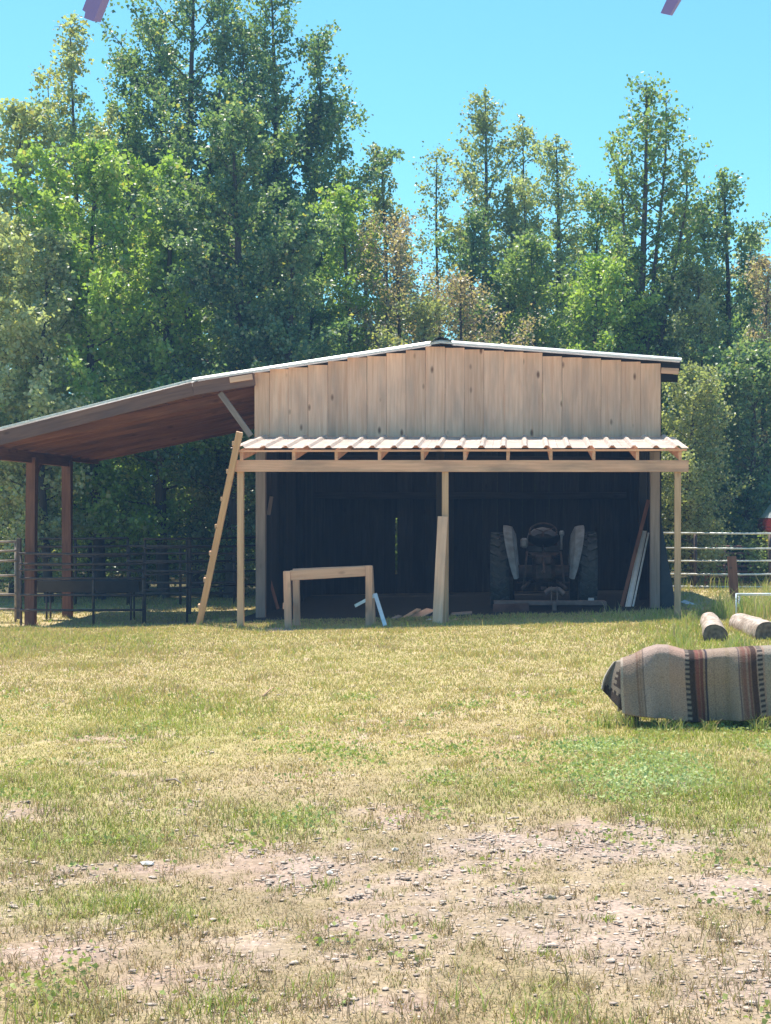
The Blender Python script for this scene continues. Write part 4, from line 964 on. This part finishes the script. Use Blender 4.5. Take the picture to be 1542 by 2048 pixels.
    a, b = np.array(PAL[pal][0]), np.array(PAL[pal][1]); ct = rng.uniform(0, 1, len(tw))[pick]; rr = np.clip(ct * .6 + rng.uniform(0, .5, n), 0, 1)[:, None]
    col = a * (1 - rr) + b * rr; wl_ = rng.uniform(0, 1, n) < .10; col[wl_] = col[wl_] * .35 + np.array([.30, .33, .25]); yl = rng.uniform(0, 1, n) < yellow; ya, yb = PAL['yellow']; col[yl] = np.array(ya) * .5 + np.array(yb) * .5  # a tenth of the leaves paled, sun sparkle put into their colour
    V, F, c = leaves(P, leaf * .74, col); np_mesh('crown', V, F, M_leaf, root, col=c)
    return root
T = tree
# far wood mass behind everything
def woods():
    P = []; cols = []
    segs = []
    for _ in range(170):
        x = random.uniform(-26, 16); y = random.uniform(50, 62); px = CX + FP * x / y
        topy = np.interp(px, [-400, 0, 150, 330, 620, 680, 760, 900, 1100, 1300, 1542, 2200], [430, 400, 330, 300, 380, 690, 620, 600, 560, 540, 600, 620]) + random.uniform(-30, 110)
        H = CH + (1024 - topy) * y / FP
        segs.append(((x, y, -.3), (x + random.uniform(-.3, .3), y, H * .95), random.uniform(.07, .16), .02))
        m = 560; t = rng.uniform(.0, 1, m) ** .8; rad = 1.35 * (1.05 - t * .75)
        a = rng.uniform(0, 6.28, m); r = rad * np.sqrt(rng.uniform(0, 1, m)); r *= (.7 + .5 * np.sin(t * 21 + x * 7))
        P.append(np.stack([x + r * np.cos(a), y + r * np.sin(a), np.maximum(.1, t * H)], 1)); k = random.choice(['green', 'deep', 'olive', 'deep']); ca, cb = map(np.array, PAL[k]); q = rng.uniform(0, 1, m)[:, None]
        cols.append(ca * (1 - q) + cb * q)
    m = 30000; x = rng.uniform(-30, 18, m); y = rng.uniform(44, 49, m); hh = 1.2 + 2.2 * vnoise(x * .5, y * .3, 88)
    P.append(np.stack([x, y, .05 + hh * rng.uniform(0, 1, m)], 1)); ca, cb = map(np.array, PAL['green']); q = rng.uniform(0, 1, m)[:, None]; cols.append((ca * (1 - q) + cb * q) * .8)
    P = np.concatenate(P); cols = np.concatenate(cols); V, F, c = leaves(P, .27, cols)
    V2, F2 = ring_tubes(segs); c2 = np.tile(np.array([.05, .045, .04]), (len(V2), 1))
    o = np_mesh('distant_woods', np.concatenate([V, V2]), [F, F2 + len(V)], M_leaf, col=np.concatenate([c, c2]))
    tag(o, 'solid mass of woodland far behind the barn', 'woods', kind='stuff')
woods()
# left group
T('tallest dense green tree, its top cut off above the lean-to', 385, -70, 41.5, 150, 23000, 'deep', forks=((310, 20, .7), (450, 0, .65)), trunk=.2, nb=70, clear=.12)
T('tall green tree with a branch reaching right, second of the tallest pair', 545, -35, 41, 120, 17000, 'deep', forks=((640, 80, .6), (490, 60, .6)), trunk=.18, nb=60, clear=.15)
T('slim tree with pale yellowing leaves and thin bare trunk at upper left', 150, 45, 38.5, 62, 4200, 'pale', forks=((110, 150, .5),), lean=0, trunk=.09, sparse=1, yellow=.28, nb=40, clear=.4)
T('green tree between the slim yellowing tree and the tallest tree', 265, 110, 42, 85, 10500, 'green', trunk=.13, nb=52, clear=.15)
T('bright green tree at the left edge', 45, 215, 37, 95, 9500, 'pale', trunk=.12, yellow=.2, nb=50, clear=.25, leaf=.13)
T('broad sunlit green tree low behind the lean-to roof', 190, 300, 35.4, 110, 12000, 'bright', trunk=.13, nb=55, clear=.1, leaf=.135, prof='round')
T('leafy green tree left of the gable, below the tallest tree', 330, 330, 36.2, 110, 10500, 'bright', trunk=.14, nb=55, clear=.08, leaf=.13)
T('dark dense tree just behind the left end of the barn', 470, 230, 36, 130, 17000, 'deep', trunk=.18, nb=65, clear=.08)
T('green tree sloping down to the right of the tall pair', 625, 215, 41, 85, 11000, 'green', trunk=.14, nb=50, clear=.12)
T('shorter green tree left of the sky gap above the roof', 690, 390, 38, 60, 5500, 'bright', trunk=.1, nb=40, clear=.25)
T('narrow dark tree right behind the knee of the roof', 575, 420, 35.4, 95, 9500, 'deep', trunk=.13, nb=50, clear=.08)
T('olive tree at far left below the bright one', -20, 420, 34.6, 110, 9000, 'pale', trunk=.12, yellow=.12, nb=45, clear=.1)
T('olive leaved tree standing left of the slim trunk', 90, 480, 34.2, 90, 8000, 'pale', trunk=.1, yellow=.1, nb=45, clear=.08)
# middle
T('narrow green tree with pointed top above the gable, left', 765, 310, 42, 48, 6000, 'olive', trunk=.11, nb=44, clear=.15)
T('reddish brown thin leaved tree behind the ridge of the barn', 790, 440, 38, 85, 7500, 'brown', leaf=.085, trunk=.09, nb=60, clear=.1, prof='round', yellow=.03)
T('low brown bush-like tree right of the ridge', 930, 560, 37, 90, 7000, 'brown', leaf=.085, trunk=.08, nb=55, clear=.1, prof='round', yellow=.08)
T('thin sparse pale tree between two taller ones above the ridge', 880, 310, 44, 42, 2100, 'olive', leaf=.1, trunk=.07, sparse=1, nb=32, clear=.4)
T('tall ragged tree with airy top and one arm to the right', 965, 195, 44, 70, 8200, 'olive', forks=((1040, 240, .5),), trunk=.14, sparse=1, nb=52, clear=.2)
T('dark green tree in front of the airy topped one', 950, 430, 41, 75, 8500, 'deep', trunk=.12, nb=48, clear=.1)
T('rounded pale green tree in the middle of the right group', 1110, 285, 43, 85, 11500, 'pale', leaf=.115, trunk=.14, prof='spire', nb=58, clear=.12, forks=((1045, 370, .5),))
T('mid green tree low between the ridge and the twin topped tree', 1060, 480, 39, 85, 9000, 'green', trunk=.12, nb=48, clear=.08)
T('twin topped tall tree with a clearly visible dark trunk', 1285, 165, 39, 82, 7800, 'green', forks=((1325, 180, .45), (1235, 300, .5), (1365, 300, .45)), trunk=.15, sparse=1, nb=52, clear=.36)
T('sunlit bright green tree low in front of the visible trunk', 1190, 520, 38, 90, 10500, 'bright', trunk=.12, nb=52, clear=.06, prof='round')
T('green tree right of the twin topped one', 1450, 350, 40, 62, 7500, 'deep', trunk=.12, nb=46, clear=.12, forks=((1405, 400, .5),))
T('brownish green tree filling the gap beside the right roof end', 1400, 540, 38.5, 80, 8500, 'olive', leaf=.1, trunk=.1, nb=48, clear=.06, prof='round')
T('grey brown thin tree at the right edge', 1535, 520, 38, 62, 5200, 'brown', leaf=.09, trunk=.09, sparse=1, nb=44, clear=.1)
T('dark green tree low behind the barn ridge, right side', 1290, 600, 39.5, 90, 9500, 'deep', trunk=.12, nb=46, clear=.05, prof='round')
T('small green tree left of the ridge just above the roof', 850, 600, 36.5, 70, 5500, 'olive', leaf=.1, trunk=.08, nb=40, clear=.05, prof='round')
T('pale sun bleached bush beside the right corner of the barn', 1385, 740, 34.6, 66, 9500, 'olive', leaf=.085, trunk=.07, nb=60, clear=.03, prof='round', name='bush', cat='bush')
T('dark green bush behind the fence at the right edge', 1500, 700, 36.5, 95, 12500, 'deep', leaf=.11, trunk=.1, nb=60, clear=.03, prof='round', name='bush', cat='bush')
T('wide green bush low behind the right fence', 1450, 940, 38.5, 95, 6500, 'green', leaf=.1, trunk=.05, nb=50, clear=.02, prof='round', name='bush', cat='bush')
# understorey seen under the lean-to
T('understorey bush at the left edge behind the pen', 30, 800, 37, 100, 9000, 'olive', leaf=.1, trunk=.06, nb=60, clear=.02, prof='round', name='bush', cat='bush', group='understorey behind the pen')
T('understorey bush seen between the two lean-to posts', 170, 850, 37.5, 90, 8000, 'green', leaf=.1, trunk=.06, nb=55, clear=.02, prof='round', name='bush', cat='bush', group='understorey behind the pen')
T('dark understorey bush under the middle of the lean-to', 300, 820, 39, 100, 7500, 'deep', leaf=.1, trunk=.06, nb=55, clear=.02, prof='round', name='bush', cat='bush', group='understorey behind the pen')
T('leafy understorey bush seen behind the leaning ladder', 440, 800, 36.5, 80, 8000, 'olive', leaf=.1, trunk=.06, nb=55, clear=.02, prof='round', name='bush', cat='bush', group='understorey behind the pen')
T('small leafy bush behind the fence at the right edge, in front of the red vehicle', 1560, 1075, 34.4, 45, 2600, 'green', leaf=.08, trunk=.03, nb=30, clear=.02, prof='round', name='bush', cat='bush')
T('slim green tree filling the gap right of the airy topped one', 1020, 400, 43.5, 55, 5500, 'olive', trunk=.1, nb=44, clear=.15)
T('leafy tree between the rounded pale tree and the twin topped one', 1190, 395, 44, 60, 6500, 'green', trunk=.11, nb=46, clear=.15)
T('slender tree right behind the twin topped one', 1375, 420, 43, 50, 5500, 'olive', trunk=.1, nb=44, clear=.15)
T('hazy pale tree at the right edge behind the bare one', 1500, 470, 44, 55, 5500, 'pale', trunk=.1, nb=44, clear=.15)
T('short olive tree in the notch just left of the ridge group', 735, 400, 43, 50, 5000, 'olive', trunk=.09, nb=42, clear=.15)
# dead snag
segs = [((0, 0, 0), (.1, 0, 4.5), .06, .045), ((.1, 0, 4.5), (0, .1, 8.45), .045, .012), ((.05, 0, 6.2), (.55, 0, 7.6), .02, .006), ((.08, 0, 5.6), (-.5, .1, 6.9), .02, .006), ((.02, 0, 7), (.25, 0, 8.0), .012, .005), ((.1, 0, 5), (.9, 0, 6.3), .02, .006), ((.7, 0, 5.97), (.8, 0, 6.6), .01, .004)]
V, F = ring_tubes(segs); snag = thing('dead_tree', 'leafless grey dead tree poking up near the right edge', 'tree', tuple(Vector((xf(1453, 40.5), 40.5, 0)))); np_mesh('trunk', V, F, M_bark, snag)

# ------------------------------------------------------------------ red truck barely in view at the right edge
def truck():
    Y = 34.7; s = Y / FP; o = thing('parked_truck', 'red vehicle just peeking in at the right edge above the fence', 'truck', ((1531 - CX) * s, Y, 0))
    side = [(0, .6), (-.02, 1.18), (.0, 1.36), (1.35, 1.38), (3.3, 1.38), (3.32, 1.3), (5.4, 1.3), (5.42, .6), (4.75, .55), (4.6, .85), (4.2, .95), (3.8, .85), (3.65, .55), (1.55, .55), (1.4, .85), (1.0, .95), (.6, .85), (.45, .55)]
    bm = bmesh.new(); A = [bm.verts.new((x, -.95, z)) for x, z in side]; B = [bm.verts.new((x, .95, z)) for x, z in side]
    for i in range(len(side)): j = (i + 1) % len(side); bm.faces.new((A[i], A[j], B[j], B[i]))
    bm.faces.new(A); bm.faces.new(B); bmesh.ops.bevel(bm, geom=[e for e in bm.edges], offset=.03, segments=2, affect='EDGES'); bm_obj('body', bm, M_carred, o)
    cab = [(.03, 1.37), (.40, 1.90), (2.9, 1.93), (3.25, 1.38)]
    bm = bmesh.new(); A = [bm.verts.new((x, -.78 if z > 1.6 else -.9, z)) for x, z in cab]; B = [bm.verts.new((x, .78 if z > 1.6 else .9, z)) for x, z in cab]
    for i in range(4): j = (i + 1) % 4; bm.faces.new((A[i], A[j], B[j], B[i]))
    bm.faces.new(A); bm.faces.new(B); bm_obj('cab_glass', bm, M_glass, o)
    bm = bmesh.new(); add_box(bm, (1.75, 0, 1.945), (2.5, 1.58, .05), bev=.02); bm_obj('roof', bm, M_carred, o)
    o.scale = (1.1, 1.1, 1.1)
    for x in (1.0, 4.2):
        for y in (-.85, .85):
            bm = bmesh.new(); lathe(bm, [(-.11, .22), (-.12, .34), (-.08, .4), (.08, .4), (.12, .34), (.11, .22), (.05, .2), (-.05, .2), (-.11, .22)], Matrix.Translation((x, y, .4)) @ Matrix.Rotation(R(90), 4, 'Z'), 24); bm_obj('wheel', bm, M_rubber, o, True)
truck()

# ------------------------------------------------------------------ red board ends hanging into the top of the view
def tail(label, pts, Y, dy):
    o = thing('board_end', label, 'board', tuple(wpt(*pts[0], Y)))
    bm = bmesh.new(); A = [bm.verts.new(wpt(px, py, Y) - o.location) for px, py in pts]; bm.faces.new(A)
    g = bmesh.ops.extrude_face_region(bm, geom=bm.faces[:]); bmesh.ops.translate(bm, verts=[v for v in g['geom'] if isinstance(v, bmesh.types.BMVert)], vec=(.01, .04, .01))
    bm_obj('painted_board', bm, M_flare_red, o)
tail('flare-tinted red notched board end hanging into the top left sky', [(187, 43), (168, 36), (170.5, 24), (164.5, 20), (172, 0), (250, -180), (282, -180), (204, 0)], 4.6, 0)
tail('flare-tinted red square board end hanging into the top right sky', [(1340, 30), (1321, 26), (1333, 0), (1420, -180), (1446, -180), (1358, 0)], 4.6, 0)

# ------------------------------------------------------------------ thin bluish volume, added to stand in for lens veil
bm = bmesh.new(); add_box(bm, (0, 0, 0), (1, 1, 1)); M_veil = bpy.data.materials.new('veil_haze'); M_veil.use_nodes = True
hn, hl = M_veil.node_tree.nodes, M_veil.node_tree.links; hn.clear()
pv = hn.new('ShaderNodeVolumePrincipled'); pv.inputs['Color'].default_value = (.30, .56, 1, 1); pv.inputs['Density'].default_value = .0016; pv.inputs['Anisotropy'].default_value = 0
ho = hn.new('ShaderNodeOutputMaterial'); hl.new(pv.outputs[0], ho.inputs['Volume'])
hz = bm_obj('veil_haze', bm, M_veil); hz.scale = (1500, 1700, 26); hz.location = (0, 760, 11.2 - 1.0)
hz.scale = (1500, 1640, 24); hz.location = (0, 740, 10.2); tag(hz, kind='stuff')
